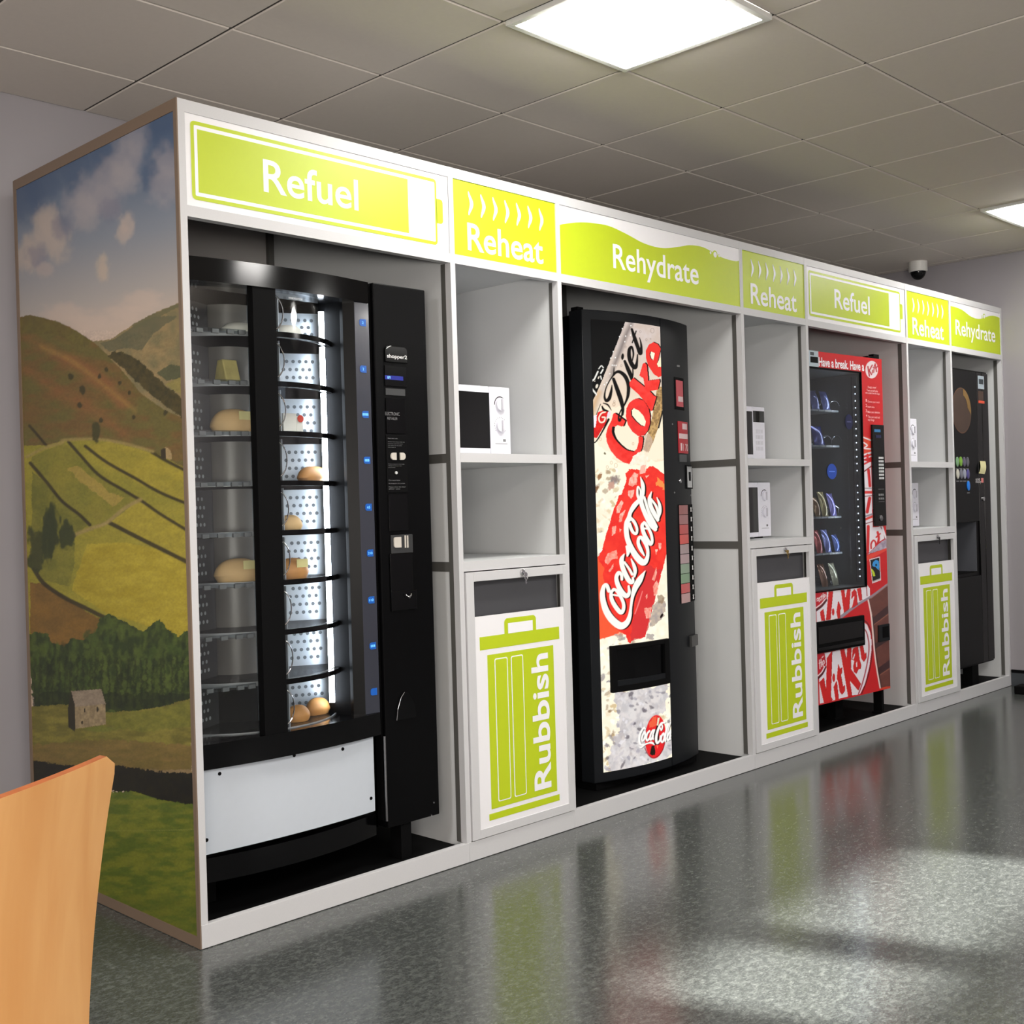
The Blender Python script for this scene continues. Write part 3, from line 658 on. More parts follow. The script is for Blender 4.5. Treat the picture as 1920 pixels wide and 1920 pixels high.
MB().box(0.80, 0.845, 0.075, 0.13, 0.0525, 0.18, BLACKM).build('leg', FM); MB().box(0.82, 0.86, 0.66, 0.70, 0.0525, 0.18, BLACKM).build('leg', FM)
# the drum of trays
CX, CY_, CR = 0.388, 0.392, 0.318
ZK = [1.771-0.1518*k for k in range(9)]      # floors of the nine levels
CLEAR = glassy('clear_plastic', (0.80, 0.84, 0.86), 0.45, 0.12, 0.35)
TRAYC = glassy('clear_tray_floor', (0.62, 0.66, 0.70), 0.7, 0.2, 0.3)
FROST = mat('perforated_silver_wall', (176, 186, 194), rough=0.3, metal=0.35, noise=0.05, nscale=20)
DRUMB = mat('tray_core', (120, 118, 114), rough=0.35)
DOT = mat('tray_studs', (205, 212, 216), rough=0.25); DOTD = mat('dark_holes', (84, 92, 98), rough=0.5)
DANG = [math.radians(a) for a in (-152, -92, -25, 28, 80, 134)]
for k, z in enumerate(ZK):
    top = (ZK[k-1]-0.006) if k else 1.90
    t_ = MB().lathe((CX, CY_, z), [(0.10, -0.004), (CR, -0.004), (CR, 0.004), (0.10, 0.004)], TRAYC, 40).build('tray', FM, smooth=True)
    MB().lathe((CX, CY_, z+0.004), [(0.11, 0), (0.11, top-z-0.008)], DRUMB if k != 8 else BLACKM, 24).build('tray_hub', t_, smooth=True)
    for j, a in enumerate(DANG):
        ca, sa = math.cos(a), math.sin(a); q = MB(); V_ = []
        n_ = np.array([-sa, ca, 0])*0.0015; A0 = np.array([CX+0.125*ca, CY_+0.125*sa, z+0.004]); A1 = np.array([CX+(CR-0.012)*ca, CY_+(CR-0.012)*sa, z+0.004]); H = np.array([0, 0, top-z-0.012])
        V_ = [A0-n_, A1-n_, A1+n_, A0+n_, A0-n_+H, A1-n_+H, A1+n_+H, A0+n_+H]
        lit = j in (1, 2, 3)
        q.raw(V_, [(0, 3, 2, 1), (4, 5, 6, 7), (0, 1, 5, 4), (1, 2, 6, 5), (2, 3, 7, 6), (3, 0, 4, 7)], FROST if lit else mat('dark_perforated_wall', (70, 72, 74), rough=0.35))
        for r in range(5):
            for s in range(4):
                t = 0.30+0.12*r+(0.06 if s % 2 else 0); h = 0.2+0.2*s
                c = A0+(A1-A0)*t+H*h
                for sg in (1, -1):
                    e1 = (A1-A0)/np.linalg.norm(A1-A0)*0.0062; e2 = np.array([0, 0, 0.0062])
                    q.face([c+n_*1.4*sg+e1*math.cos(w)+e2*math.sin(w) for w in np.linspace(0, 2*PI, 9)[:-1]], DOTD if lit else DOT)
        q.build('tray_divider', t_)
    MB().lathe((CX, CY_, z), [(CR, -0.007), (CR+0.003, -0.007), (CR+0.003, 0.007), (CR, 0.007), (CR, -0.007)], mat('tray_rim', (150, 154, 158), rough=0.25), 40).build('tray_rim', t_, smooth=True)
# curved glazing: fixed pane at the left with hinged flaps, black mullion, column of small sliding doors
gf = arc_y(0.05, 0.716, 0.110, 0.058)
LF = glassy('curved_clear_pane', (0.80, 0.84, 0.84), 0.30, 0.04, 0.22)
xl0, xl1 = 0.064, at(476, 900, 0.06)[0]; xm1 = at(521, 900, 0.05)[0]; xr1 = 0.625
b = MB(); strip(b, gf, xl0, xl1, 0.56, 1.905, LF, th=0.003, n=10); b.build('fixed_pane', FM, smooth=True)
HINGE = mat('clear_flap_hinge', (96, 100, 102), rough=0.25)
for k, z in enumerate(ZK[:-1]):
    q = MB(); g2 = lambda x: gf(x)+0.012
    strip(q, g2, xl0+0.008, xl1-0.004, z-0.006, z+0.007, glassy('flap_strip', (0.62, 0.66, 0.68), 0.8, 0.1, 0.4), th=0.006, n=8)
    for x in (0.10, 0.145, 0.19, 0.225): q.box(x, x+0.022, gf(x)+0.006, gf(x)+0.014, z-0.008, z+0.004, HINGE)
    for x in (xl0+0.006, xl0+0.017): q.box(x, x+0.004, gf(x)+0.008, gf(x)+0.014, z-0.142, z-0.008, mat('bright_flap_edge', (196, 210, 208), rough=0.2))
    q.build('flap', FM)
b = MB(); strip(b, lambda x: hf(x)+0.004, xl1, xm1, 0.545, 1.910, BLACKM, th=0.03, n=6); b.build('mullion', FM, smooth=True)
DOORG = glassy('door_clear', (0.86, 0.9, 0.92), 0.25, 0.05, 0.25)
cylf = lambda x: CY_-math.sqrt(max((CR+0.018)**2-(x-CX)**2, 0))
for k, z in enumerate(ZK):
    top = ZK[k-1]-0.006 if k else 1.905
    q = MB(); strip(q, cylf, xm1-0.004, xr1, z+0.008, top-0.002, DOORG, th=0.003, n=14); d_ = q.build('sliding_door', FM, smooth=True)
    pts = [(xm1-0.002+0.042*math.cos(a), cylf(xm1+0.02)-0.002, (z+top)/2+0.056*math.sin(a)) for a in np.linspace(-PI/2, PI/2, 15)]
    MB().tube(pts, 0.002, CHROME, 6).build('finger_hole_rim', d_, smooth=True)
    if k < 8:
        q = MB(); strip(q, lambda x: cylf(x)-0.010, xm1-0.004, xr1+0.004, z-0.008, z+0.008, BLACKG, th=0.016, n=14); q.build('door_rail', FM, smooth=True)
b = MB().text('VEND POSITION', INKW, at(540, 556, 0.045)[0], at(566, 556, 0.045)[0], 1.882, 1.888, 0.043, bold=0.01).build('notice', FM)
b = MB(); b.prism_z([(xr1, 0.085), (0.655, 0.062), (0.655, 0.16), (xr1, 0.18)], 0.55, 1.91, BLACK); b.prism_z([(xr1-0.012, 0.16), (xr1, 0.10), (xr1, 0.2), (xr1-0.012, 0.2)], 0.55, 1.91, BLACKM); b.build('door_jamb', FM)
TUBE = mat('white_tube_lamp', (240, 245, 250), emit=(235, 244, 255), estr=32.0)
_tx = at(611, 900, 0.165)
MB().lathe((_tx[0], 0.165, 0.60), [(0.009, 0), (0.009, 1.28)], TUBE, 12).build('tube_lamp', FM, smooth=True, label='glowing white tube')
# strip of price displays
b = MB(); b.box(0.655, 0.716, 0.062, 0.12, 0.56, 1.905, mat('smoked_strip', (50, 52, 62), rough=0.22, coat=0.4)); PS = b.build('price_strip', FM, bevel=0.002)
BLUE = mat('blue_price_display', (16, 60, 120), rough=0.3, emit=(20, 96, 190), estr=0.55); LB = mat('blue_digits', (120, 190, 255), emit=(110, 200, 255), estr=1.0)
for k, (x, y, t) in enumerate([(680, 605, '2'), (681, 692, '2'), (685, 777, '8888'), (688, 863, '888'), (691, 951, '65'), (694, 1037, '210'), (696, 1125, '110'), (699, 1211, '888'), (701, 1297, '')]):
    p = at(x, y, 0.061); q = MB(); q.flat(rounded(p[0]-0.0135, p[0]+0.0135, p[2]-0.0115, p[2]+0.0115, 0.008, corners=(0, 1, 1, 0)), 0.0608, BLUE)
    if t: q.text(t, LB, p[0]-0.003*len(t), p[0]+0.003*len(t), p[2]-0.004, p[2]+0.004, 0.0602, ref='2')
    q.build('price_display', PS)
# the payment column
b = MB(); b.box(0.730, 0.958, 0.055, 0.80, 0.176, 1.975, BLACK); PC_ = b.build('payment_cabinet', FM, bevel=0.004)
b = MB(); b.box(0.7245, 0.730, 0.07, 0.12, 0.2, 1.97, BLACKM)
b.build('hinge_gap', FM)
b = MB(); b.tube([(0.727, 0.058, 0.2), (0.727, 0.058, 0.48)], 0.004, STEEL, 8); b.build('hinge_pin', FM, smooth=True)
qz = zm(620, 500, 3.842); q8 = zm(620, 980, 3.842); YP = 0.054
def rect(L, y=YP):
    p = [at(x, yy, y) for x, yy in L]; return min(a[0] for a in p), max(a[0] for a in p), min(a[2] for a in p), max(a[2] for a in p)
def plate(b, L, m, y0=YP-0.003, y1=0.056): r = rect(L); b.box(r[0], r[1], y0, y1, r[2], r[3], m); return r
b = MB(); x0, x1, z0, z1 = rect(qz([(385, 600), (545, 690)])); b.prism_y(rounded(x0, x1, z0-0.004, z1+0.014, 0.014, corners=(1, 1, 0, 0)), YP-0.006, 0.055, BLACKG)
BG = b.build('badge', PC_, bevel=0.001); q = MB(); q.text('shopper2', INKW, x0+0.006, x1-0.002, z0+0.010, z0+0.022, YP-0.0065, bold=0.02, ref='h'); 
q.tube([(x0+0.004+0.02*t, YP-0.007, z1+0.004+0.010*math.sin(t*1.5)) for t in np.linspace(0, 1, 7)], 0.0012, INKW, 6); q.build('lettering', BG)
b = MB(); plate(b, qz([(385, 710), (545, 870)]), BLACKG, YP-0.004); plate(b, qz([(393, 945), (535, 1205)]), BLACKG, YP-0.004); plate(b, qz([(395, 1212), (555, 1625)]), BLACKM, YP-0.002); plate(b, qz([(412, 1640), (555, 1900)]), BLACKG, YP-0.004)
CP = b.build('control_panel', PC_, bevel=0.001)
b = MB(); r = rect(qz([(385, 782), (517, 822)])); b.flat([(r[0], r[2]), (r[1], r[2]), (r[1], r[3]), (r[0], r[3])], YP-0.0046, mat('blue_screen', (10, 20, 90), rough=0.2, emit=(8, 24, 140), estr=0.6))
b.text('10Y', LB, r[0]+0.01, r[0]+0.024, r[2]+0.003, r[3]-0.003, YP-0.005); b.build('display', CP, label='small blue display')
b = MB(); r = rect(qz([(393, 875), (533, 932)])); b.box(r[0], r[1], YP-0.003, YP, r[2], r[3], mat('grey_plate', (52, 53, 54), rough=0.4)); b.build('note_slot', CP)
b = MB(); r = rect(qz([(393, 1045), (490, 1075)])); b.text('ELECTRONIC', INKG, r[0]-0.004, r[1], r[2], r[3]-0.001, YP-0.0046, ref='E'); r = rect(qz([(402, 1082), (475, 1105)])); b.text('RETAILER', INKG, r[0], r[1], r[2], r[3]-0.001, YP-0.0046, ref='E')
for s_, L in (('Please insert coins', (408, 1232, 478, 1244)), ('Rotate the drum with the', (410, 1258, 530, 1269)), ('buttons until the item', (410, 1272, 515, 1282)), ('you want is at the door', (410, 1284, 510, 1295)), ('then open it', (410, 1297, 465, 1307)),
              ('Press a button and slide', (412, 1418, 528, 1428)), ('the door to take your item', (412, 1430, 508, 1440)), ('purchase', (412, 1443, 462, 1452)), ('Coin return below', (415, 1533, 497, 1545)), ('No change given after purchase', (415, 1556, 532, 1566)), ('Please close the door', (415, 1582, 538, 1592)), ('after use', (415, 1596, 497, 1606))):
    r = rect(qz([(L[0], L[1]), (L[2], L[3])])); b.text(s_, INKG, r[0], r[1], r[2]+0.001, r[3]-0.0005, YP-0.0026, ref='R')
b.build('instructions', CP)
BTN = mat('pale_button', (196, 190, 180), rough=0.4)
for sgn, L in ((1, (426, 1340, 468, 1392)), (-1, (493, 1340, 533, 1392))):
    r = rect(qz([(L[0], L[1]), (L[2], L[3])])); n_ = (1, 1, 1, 1); cs_ = (0, 1, 1, 0) if sgn > 0 else (1, 0, 0, 1)
    MB().prism_y(rounded(r[0], r[1], r[2], r[3], min(r[1]-r[0], (r[3]-r[2])/2)*0.95, 8, cs_), YP-0.006, YP-0.001, BTN).build('button', CP)
b = MB(); r = rect(qz([(458, 1474), (478, 1496)])); b.lathe(((r[0]+r[1])/2, YP-0.002, (r[2]+r[3])/2), [(0.005, 0), (0.005, -0.003)], INKW, 14, 'y'); b.build('coin_symbol', CP)
b = MB(); r = plate(b, q8([(430, 90), (590, 215)]), mat('coin_plate', (44, 45, 46), rough=0.4), YP-0.004); CS = b.build('coin_panel', PC_, bevel=0.002)
r = rect(q8([(446, 105), (500, 178)])); MB().prism_y(rounded(r[0], r[1], r[2], r[3], 0.008, 6, (0, 1, 1, 0)), YP-0.008, YP-0.003, BTN).build('coin_return_lever', CS)
b = MB(); r = rect(q8([(525, 92), (537, 180)])); b.box(r[0], r[1], YP-0.006, YP-0.003, r[2], r[3], BTN); r = rect(q8([(542, 92), (553, 180)])); b.box(r[0], r[1], YP-0.006, YP-0.003, r[2], r[3], BTN); b.build('coin_slot', CS)
b = MB(); r = plate(b, q8([(422, 222), (592, 490)]), BLACKG, YP-0.005); r = plate(b, q8([(430, 495), (620, 622)]), BLACKG, YP-0.005); b.build('return_tray', PC_, bevel=0.004)
b = MB(); c = at(*q8([(545, 530)])[0], YP); b.tube([(c[0]-0.012, YP-0.012, c[2]+0.006), (c[0]-0.004, YP-0.016, c[2]-0.001), (c[0]+0.006, YP-0.016, c[2]+0.001), (c[0]+0.012, YP-0.012, c[2]+0.008)], 0.0022, CHROME, 8); b.tube([(c[0], YP-0.006, c[2]), (c[0]+0.001, YP-0.017, c[2]-0.004)], 0.003, CHROME, 8); b.build('return_knob', PC_, smooth=True)
b = MB(); tri = [at(x, y, YP) for x, y in q8([(470, 1425), (478, 1345), (500, 1260), (525, 1220), (555, 1222), (595, 1290), (612, 1365), (612, 1400)])]
b.prism_y([(p[0], p[2]) for p in tri][::-1], YP-0.004, 0.056, BLACKG); b.tube([(p[0], YP-0.005, p[2]) for p in tri[:4]], 0.0012, CHROME, 6); b.build('recessed_handle', PC_, smooth=False)
b = MB()
for x, y in q8([]) : pass
for x, y in zm(370, 1360, 3.623)([(1605, 525), (1590, 612)]): p = at(x, y, YP); b.lathe((p[0], YP+0.001, p[2]), [(0.003, 0), (0.003, -0.003)], CHROME, 8, 'y')
b.build('rivet', PC_)

# food on the trays
CRUST = mat('bread_crust', (196, 140, 76), rough=0.6, noise=0.35, nscale=18, bump=0.3); PALEB = mat('pale_roll', (216, 182, 128), rough=0.65, noise=0.2, nscale=16)
FILM = glassy('cling_film', (0.97, 0.97, 0.97), 0.1, 0.15, 0.3); LAB = mat('yellow_label', (222, 214, 150), rough=0.6); PLATE = mat('paper_plate', (228, 228, 220), rough=0.6); RED_ = mat('red_label_spot', (205, 60, 35), rough=0.5)
def loaf(name, label, x, y, z, lx, ly, h, m, group='food on the round trays', lab=True, ang=0.3):
    r_ = root(name, label, 'food', (x, y, z), group); n = 20; V = []; F = []
    for i in range(9):
        f = i/8; ph = f*PI/2; rr = math.cos(ph)**0.75 if f < 1 else 0.02; zz = h*(0.12+0.88*math.sin(ph)) if i else 0
        if i == 0: rr = 0.82
        for j in range(n):
            a = 2*PI*j/n; wob = 1+0.04*math.sin(3*a+x*40)
            u, v_ = lx*rr*math.cos(a)*wob, ly*rr*math.sin(a)*wob
            V.append((x+u*math.cos(ang)-v_*math.sin(ang), y+u*math.sin(ang)+v_*math.cos(ang), z+0.0005+zz))
    for i in range(8):
        for j in range(n): F.append((i*n+j, i*n+(j+1) % n, (i+1)*n+(j+1) % n, (i+1)*n+j))
    F += [tuple(range(n-1, -1, -1)), tuple(8*n+j for j in range(n))]
    MB().raw(V, F, m).build('bread', r_, smooth=True)
    if lab:
        MB().box(x-0.012, x+0.030, y-ly*0.80-0.0060, y-ly*0.80-0.0045, z+h*0.55, z+h*0.55+0.026, LAB).build('price_label', r_, label='pale yellow label')
    return r_
def dome(label, x, y, z, r, h):
    b_ = MB(); b_.lathe((x, y, z+0.0005), [(r*0.7, 0), (r, h*0.25), (r*0.92, h*0.55), (r*0.6, h*0.9), (0.0, h)], PLATE, 24); thing_mesh(b_, 'wrapped_bread_bun', label, 'food', 'food on the round trays', smooth=True)
def lvl(y_px):
    return None
T_ = [z+0.004 for z in ZK]
def fp(px, py, Y): q = at(px, py, Y); return q[0]
x_ = fp(446, 612, 0.20); dome('white floury bun on the top tray, behind the fixed left pane', x_, 0.20, T_[0], 0.058, 0.046)
x_ = fp(541, 615, 0.125); dome('white floury bun on the top tray, behind the sliding doors', x_, 0.135, T_[0], 0.052, 0.042)
x_ = fp(436, 700, 0.18); q = MB(); q.prism_x([(0.17, T_[1]+0.0005), (0.25, T_[1]+0.0005), (0.225, T_[1]+0.080), (0.195, T_[1]+0.080)], x_-0.026, x_+0.026, mat('wrapped_sandwich_filling', (190, 178, 112), rough=0.4, noise=0.4, nscale=30)); thing_mesh(q, 'sandwich', 'upright wrapped sandwich on the second tray, behind the fixed left pane', 'food', 'food on the round trays', bevel=0.004)
loaf('bread_bun', 'large golden bun with a yellow label on the third tray, behind the fixed left pane', fp(440, 795, 0.20), 0.205, T_[2], 0.078, 0.055, 0.080, PALEB, ang=0.0)
x_ = fp(548, 790, 0.13); q = MB(); q.box(x_-0.03, x_+0.02, 0.135, 0.195, T_[2]+0.0005, T_[2]+0.068, PLATE); q.lathe((x_+0.034, 0.134, T_[2]+0.052), [(0.012, -0.0), (0.012, -0.002)], RED_, 14, 'y'); q.box(x_+0.021, x_+0.045, 0.1355, 0.19, T_[2]+0.0005, T_[2]+0.06, PLATE); thing_mesh(q, 'white_food_pack', 'white food pack with a red spot on the third tray, behind the sliding doors', 'food', 'food on the round trays', bevel=0.003)
loaf('bread_bun', 'long brown filled roll on the fourth tray, behind the sliding doors', fp(590, 885, 0.19), 0.20, T_[3], 0.080, 0.042, 0.055, CRUST, lab=False, ang=0.4)
loaf('bread_bun', 'small golden roll on the fifth tray, behind the sliding doors', fp(545, 972, 0.14), 0.145, T_[4], 0.042, 0.038, 0.05, PALEB, lab=False)
loaf('bread_bun', 'large golden bun with a yellow label on the sixth tray, behind the fixed left pane', fp(450, 1080, 0.18), 0.19, T_[5], 0.080, 0.055, 0.072, PALEB, ang=0.0)
loaf('bread_bun', 'brown bun with a pale label on the sixth tray, behind the sliding doors', fp(552, 1070, 0.14), 0.15, T_[5], 0.062, 0.045, 0.065, CRUST)
loaf('bread_bun', 'brown wrap lying left on the lowest tray, behind the sliding doors', fp(562, 1350, 0.15), 0.16, T_[8], 0.045, 0.038, 0.05, CRUST, lab=False)
loaf('bread_bun', 'brown wrap lying right on the lowest tray, behind the sliding doors', fp(604, 1340, 0.19), 0.215, T_[8], 0.05, 0.036, 0.052, CRUST, lab=False)

# ================================================================== drinks machine in the third bay
DM = root('drinks_machine', 'black drinks machine with a glowing bowed front showing red and silver cans on ice', 'vending machine', (2.268, 0.5, 0.052))
CY = arc_y(1.905, 2.632, 0.166, 0.062)
z0d, z1d = 0.085, 2.022
b = MB(); b.box(1.905, 2.632, 0.235, 0.95, 0.085, 2.005, BLACK); b.box(1.93, 2.60, 0.24, 0.93, 0.0525, 0.085, BLACKM); b.build('cabinet', DM, bevel=0.003)
b = MB(); b.box(1.92, 2.62, 0.17, 0.26, 0.0525, 0.084, BLACKM); b.build('kick_plate', DM)
XSEAM = at_fn(1237.5, 600, CY)[0]
b = MB(); strip(b, CY, 1.905, XSEAM-0.002, z0d, z1d, CHAR, back=0.235, n=24); b.build('door', DM, smooth=True, bevel=0.003)
b = MB(); strip(b, CY, XSEAM+0.002, 2.632, z0d, z1d, CHAR, back=0.235, n=10); CPN = b.build('control_door', DM, smooth=True, bevel=0.003)
# glowing front print
pL, pR = at_fn(1131, 1449, CY), at_fn(1264.5, 1417, CY); pT = at_fn(1238, 613, CY)
aX0, aX1, aZ0, aZ1 = pL[0], min(pR[0], XSEAM-0.004), (pL[2]+pR[2])/2, pT[2]
xs_ = lambda u: aX0+(aX1-aX0)*u
def artpt(u, v):
    X = xs_(u); return np.stack([X, np.array([CY(t) for t in X])-0.0018, aZ0+(aZ1-aZ0)*v], 1)
V, F = grid(artpt, 190, 980)
A = Art(V, (255, 250, 226))
za, zb, zc, zd = zm(1090, 590, 10.667), zm(1090, 740, 10.667), zm(1100, 880, 10.667), zm(1100, 1030, 10.667); ze, zf = zm(1110, 1190, 7.111), zm(1185, 1325, 17.45)
all_ = [(1000, 500), (1400, 500), (1400, 1600), (1000, 1600)]
A.fill(all_, (255, 252, 232), 1, 0, 6, 31, (252, 240, 214), (9, 12))
# silver can: right shading
i = A.fill(za([(100, 100), (1700, 200), (1700, 1920), (100, 1920)]), (214, 200, 194), 1, 0, 5, 33, (206, 188, 176), (9, 9))
t = np.clip((A.y-640)/150, 0, 1)[:, None]; up = A.y < 900
A.c[up] = (A.c*(1-t)+s2l((250, 228, 200))*t)[up]
A.fill(zb([(-50, 250), (1700, 250), (1700, 1300), (-50, 1300)]), (254, 240, 214), 0.75, 6, 10, 34)
A.fill(zb([(160, 960), (320, 960), (700, 1300), (960, 1420), (1700, 1300), (1700, 1920), (160, 1920)]), (255, 252, 226), 0.8, 6, 10, 35)
# ice: smudges
rs = np.random.RandomState(5)
for k in range(210):
    y = rs.uniform(880, 1445) if k % 3 else rs.uniform(1205, 1445); x = rs.uniform(1108, 1168) if k % 3 else rs.uniform(1108, 1262)
    A.blob(x, y, rs.uniform(1.5, 5), rs.uniform(2, 7), [(206, 178, 128), (150, 118, 84), (134, 124, 132), (228, 206, 168), (255, 255, 250)][k % 5], rs.uniform(0.45, 0.9), rs.uniform(0, 3), 0.8, 0.9, k)
for x, y, rx, ry, col in ((640, 1730, 8, 12, (130, 112, 110)), (360, 1630, 4, 6, (150, 96, 50)), (310, 1890, 3, 7, (120, 76, 40)), (600, 1830, 5, 8, (205, 160, 140)), (470, 1180, 2, 2, (90, 80, 50))):
    p = zb([(x, y)])[0]; A.blob(p[0], p[1], rx, ry, col, 0.9, 0.4, 0.5, 0.8, int(y))
A.fill(ze([(290, 760), (1000, 660), (1000, 1000), (880, 1100), (1090, 1400), (1090, 1620), (420, 1820), (180, 1830), (330, 1300), (330, 900)]), (212, 206, 210), 0.78, 9, 9, 32, (178, 174, 184), (7, 9), con=1.6)
for k in range(70):
    u, w_ = rs.uniform(330, 1080), rs.uniform(760, 1800); x, y = ze([(u, w_)])[0]
    A.blob(x, y, rs.uniform(1, 3.4), rs.uniform(1.5, 5), [(150, 146, 158), (236, 232, 236), (120, 114, 124), (222, 214, 214)][k % 4], 0.65, rs.uniform(0, 3), 0.7, 0.9, k)
for x, y, a, c in ((470, 1370, 3.5, 5), (570, 1190, 2.5, 4), (640, 1260, 4, 4), (800, 970, 4, 3), (700, 1010, 5, 3), (400, 1750, 2, 8), (520, 790, 3, 5), (200, 1650, 3, 4), (1050, 800, 2, 6)):
    p = ze([(x, y)])[0]; A.blob(p[0], p[1], a, c, (96, 88, 96), 0.8, 0.5, 0.8, 0.8, int(x))
for x, y, r in ((1420, 320, 40), (1180, 340, 18), (1300, 500, 18), (1385, 485, 10), (885, 645, 16), (800, 1020, 18), (650, 1800, 24), (660, 1740, 18)):
    p = za([(x, y)])[0]; q = r/10.667; A.stroke([(p[0]+q*0.9*math.cos(a), p[1]+q*1.2*math.sin(a)) for a in np.linspace(0, 2*PI, 13)], 0.35, (150, 128, 116), 0.8, soft=0.6)
for x, y, r in ((385, 890, 22), (1035, 980, 20), (600, 1360, 24), (690, 1415, 34), (520, 1450, 24), (655, 190, 26)):
    p = zb([(x, y)])[0]; q = r/10.667; A.stroke([(p[0]+q*0.9*math.cos(a), p[1]+q*1.3*math.sin(a)) for a in np.linspace(0, 2*PI, 13)], 0.35, (190, 150, 110), 0.8, soft=0.6)
edge = [(880, 140), (820, 300), (700, 600), (600, 850), (500, 1100), (400, 1350), (310, 1560), (230, 1720), (190, 1920)]
A.stroke(za([(x+90, y) for x, y in edge]), 5, (190, 178, 172), 0.55, soft=5)
A.stroke(za([(1000, 180), (930, 330), (860, 500), (780, 720), (700, 920), (640, 1080), (600, 1250)]), [2.5, 3, 3, 3.5, 3, 2.5, 2], (84, 74, 76), 0.75, soft=4)
A.stroke(za([(360, 1560), (280, 1740), (230, 1900), (215, 2050)]), [3, 4, 5, 4], (214, 164, 96), 0.7, soft=5)
A.fill(za([(-100, 50), (880, 140)]+edge[1:]+[(185, 2100), (-100, 2100)]), (10, 10, 11), 1, 0.6, 2, 36)
for x, y in ((820, 280), (765, 440), (640, 740), (590, 870), (680, 860), (885, 430), (870, 540), (990, 220), (985, 410), (620, 1010), (655, 1015), (695, 1015), (570, 1180), (600, 1290), (460, 1400), (510, 1360), (300, 1600)):
    p = za([(x, y)])[0]; A.blob(p[0], p[1], 1.1, 1.4, (248, 244, 240), 1, soft=0.5)
for pts, r in (([(350, 1080), (400, 1022), (440, 1060)], 0.9), ([(270, 1270), (330, 1140)], 1.4), ([(390, 1170), (432, 1100)], 1.3), ([(260, 1290), (195, 1350), (195, 1450), (290, 1580)], 1.5), ([(385, 1230), (402, 1290)], 1.0), ([(190, 1540), (210, 1530)], 0.9)):
    A.stroke(za(pts), r, (238, 236, 228), 1)
for x, y, a, c in ((310, 1430, 2.2, 4), (345, 1260, 1.2, 2.5), (270, 1330, 0.9, 1)): p = za([(x, y)])[0]; A.blob(p[0], p[1], a, c, (236, 226, 208), 1, 0.3)
# gold side of the silver can, black edge
A.fill(zb([(1510, -160), (1640, -160), (1625, 300), (1530, 680), (1420, 980), (1340, 1160), (1240, 1100), (1320, 800), (1400, 500), (1480, 150)]), (202, 164, 106), 1, 1, 4, 37, (150, 118, 76), (3, 4), con=1.8)
A.fill(zb([(1240, 830), (1360, 760), (1440, 950), (1340, 1160), (1230, 1110)]), (206, 180, 160), 0.7, 2, 5, 38)
A.stroke(zb([(1625, 330), (1585, 500), (1545, 660)]), 1.4, (18, 14, 12), 1)
# red can
RC = zc([(780, 80), (860, -10), (1180, 20), (1250, -60), (1330, -60), (1430, 0), (1540, 90), (1640, 130)])+zd([(1640, 60), (1600, 90), (1450, 650), (1340, 1100), (1240, 1450), (1170, 1750), (1050, 1790), (950, 1780), (870, 1880), (830, 1850), (780, 1720), (680, 1660), (540, 1710), (360, 1780), (240, 1790), (100, 1780)])+zc([(100, 1800), (190, 1790), (300, 1640), (390, 1290), (460, 1080), (520, 850), (600, 660), (640, 520), (700, 500), (740, 380), (800, 210)])
i = A.fill(RC, (246, 62, 48), 1, 1.3, 3, 39, (236, 48, 42), (12, 12))
A.fill(zd([(190, 100), (330, 400), (360, 1100), (560, 1560), (760, 1700), (240, 1790), (100, 1700)]), (250, 112, 62), 0.55, 5, 14, 40)
A.fill(zd([(1180, 300), (1500, 400), (1170, 1750), (880, 1850), (900, 1500)]), (206, 52, 56), 0.75, 4, 10, 41)
A.fill(zc([(1400, 150), (1540, 260), (1560, 420), (1420, 330)]), (246, 168, 84), 0.7, 5, 6, 42); A.fill(zc([(1560, 0), (1640, 0), (1640, 150), (1560, 100)]), (255, 250, 226))
ICE = (252, 206, 186)
for pts in (([(950, 60), (1030, 90), (1000, 300), (920, 340), (840, 310), (860, 190)]), ([(830, 430), (960, 400), (930, 540), (890, 585), (830, 520)]), ([(690, 620), (735, 660), (660, 860), (600, 890), (600, 760)]), ([(780, 800), (700, 1040), (650, 1060), (660, 900)]), ([(510, 1140), (590, 1130), (570, 1290), (510, 1330)]), ([(650, 1180), (700, 1200), (670, 1280)]), ([(1180, 130), (1250, 110), (1230, 150), (1190, 180)]), ([(1430, 1470), (1500, 1480), (1470, 1630), (1440, 1560)]), ([(1370, 1600), (1420, 1600), (1390, 1710)])):
    A.fill(zc(pts), ICE, 0.92, 1.2, 3, len(pts), (244, 150, 130), (3, 4))
for pts in (([(360, 230), (420, 80), (600, 10), (620, 190), (520, 190), (430, 300), (370, 280)]), ([(540, 290), (520, 390), (460, 460), (440, 420)]), ([(1390, 360), (1410, 450), (1350, 640), (1310, 600)]), ([(1400, 620), (1440, 700), (1410, 900), (1350, 920), (1320, 740)]), ([(1150, 1180), (1300, 1150), (1280, 1370), (1190, 1390)]), ([(1180, 940), (1220, 880), (1215, 960), (1190, 1000)])):
    A.fill(zd(pts), (252, 190, 170), 0.85, 1.2, 3, len(pts), (246, 140, 120), (3, 4))
A.stroke(zd([(1115, 840), (1040, 1080), (965, 1290)]), [0.8, 1.2, 0.9], (250, 130, 124), 0.9)
A.fill(zd([(1330, 1130), (1560, 960), (1590, 1250), (1440, 1450), (1260, 1560), (1260, 1450)]), (150, 136, 136), 0.85, 4, 5, 43, (190, 170, 150), (5, 5)); p = zd([(1500, 1330)])[0]; A.blob(p[0], p[1], 2.2, 5, (30, 16, 12), 1, 0.5)
A.fill(zd([(1420, 930), (1520, 900), (1560, 1060), (1440, 1080)]), (150, 124, 96), 0.8, 3, 4, 44)
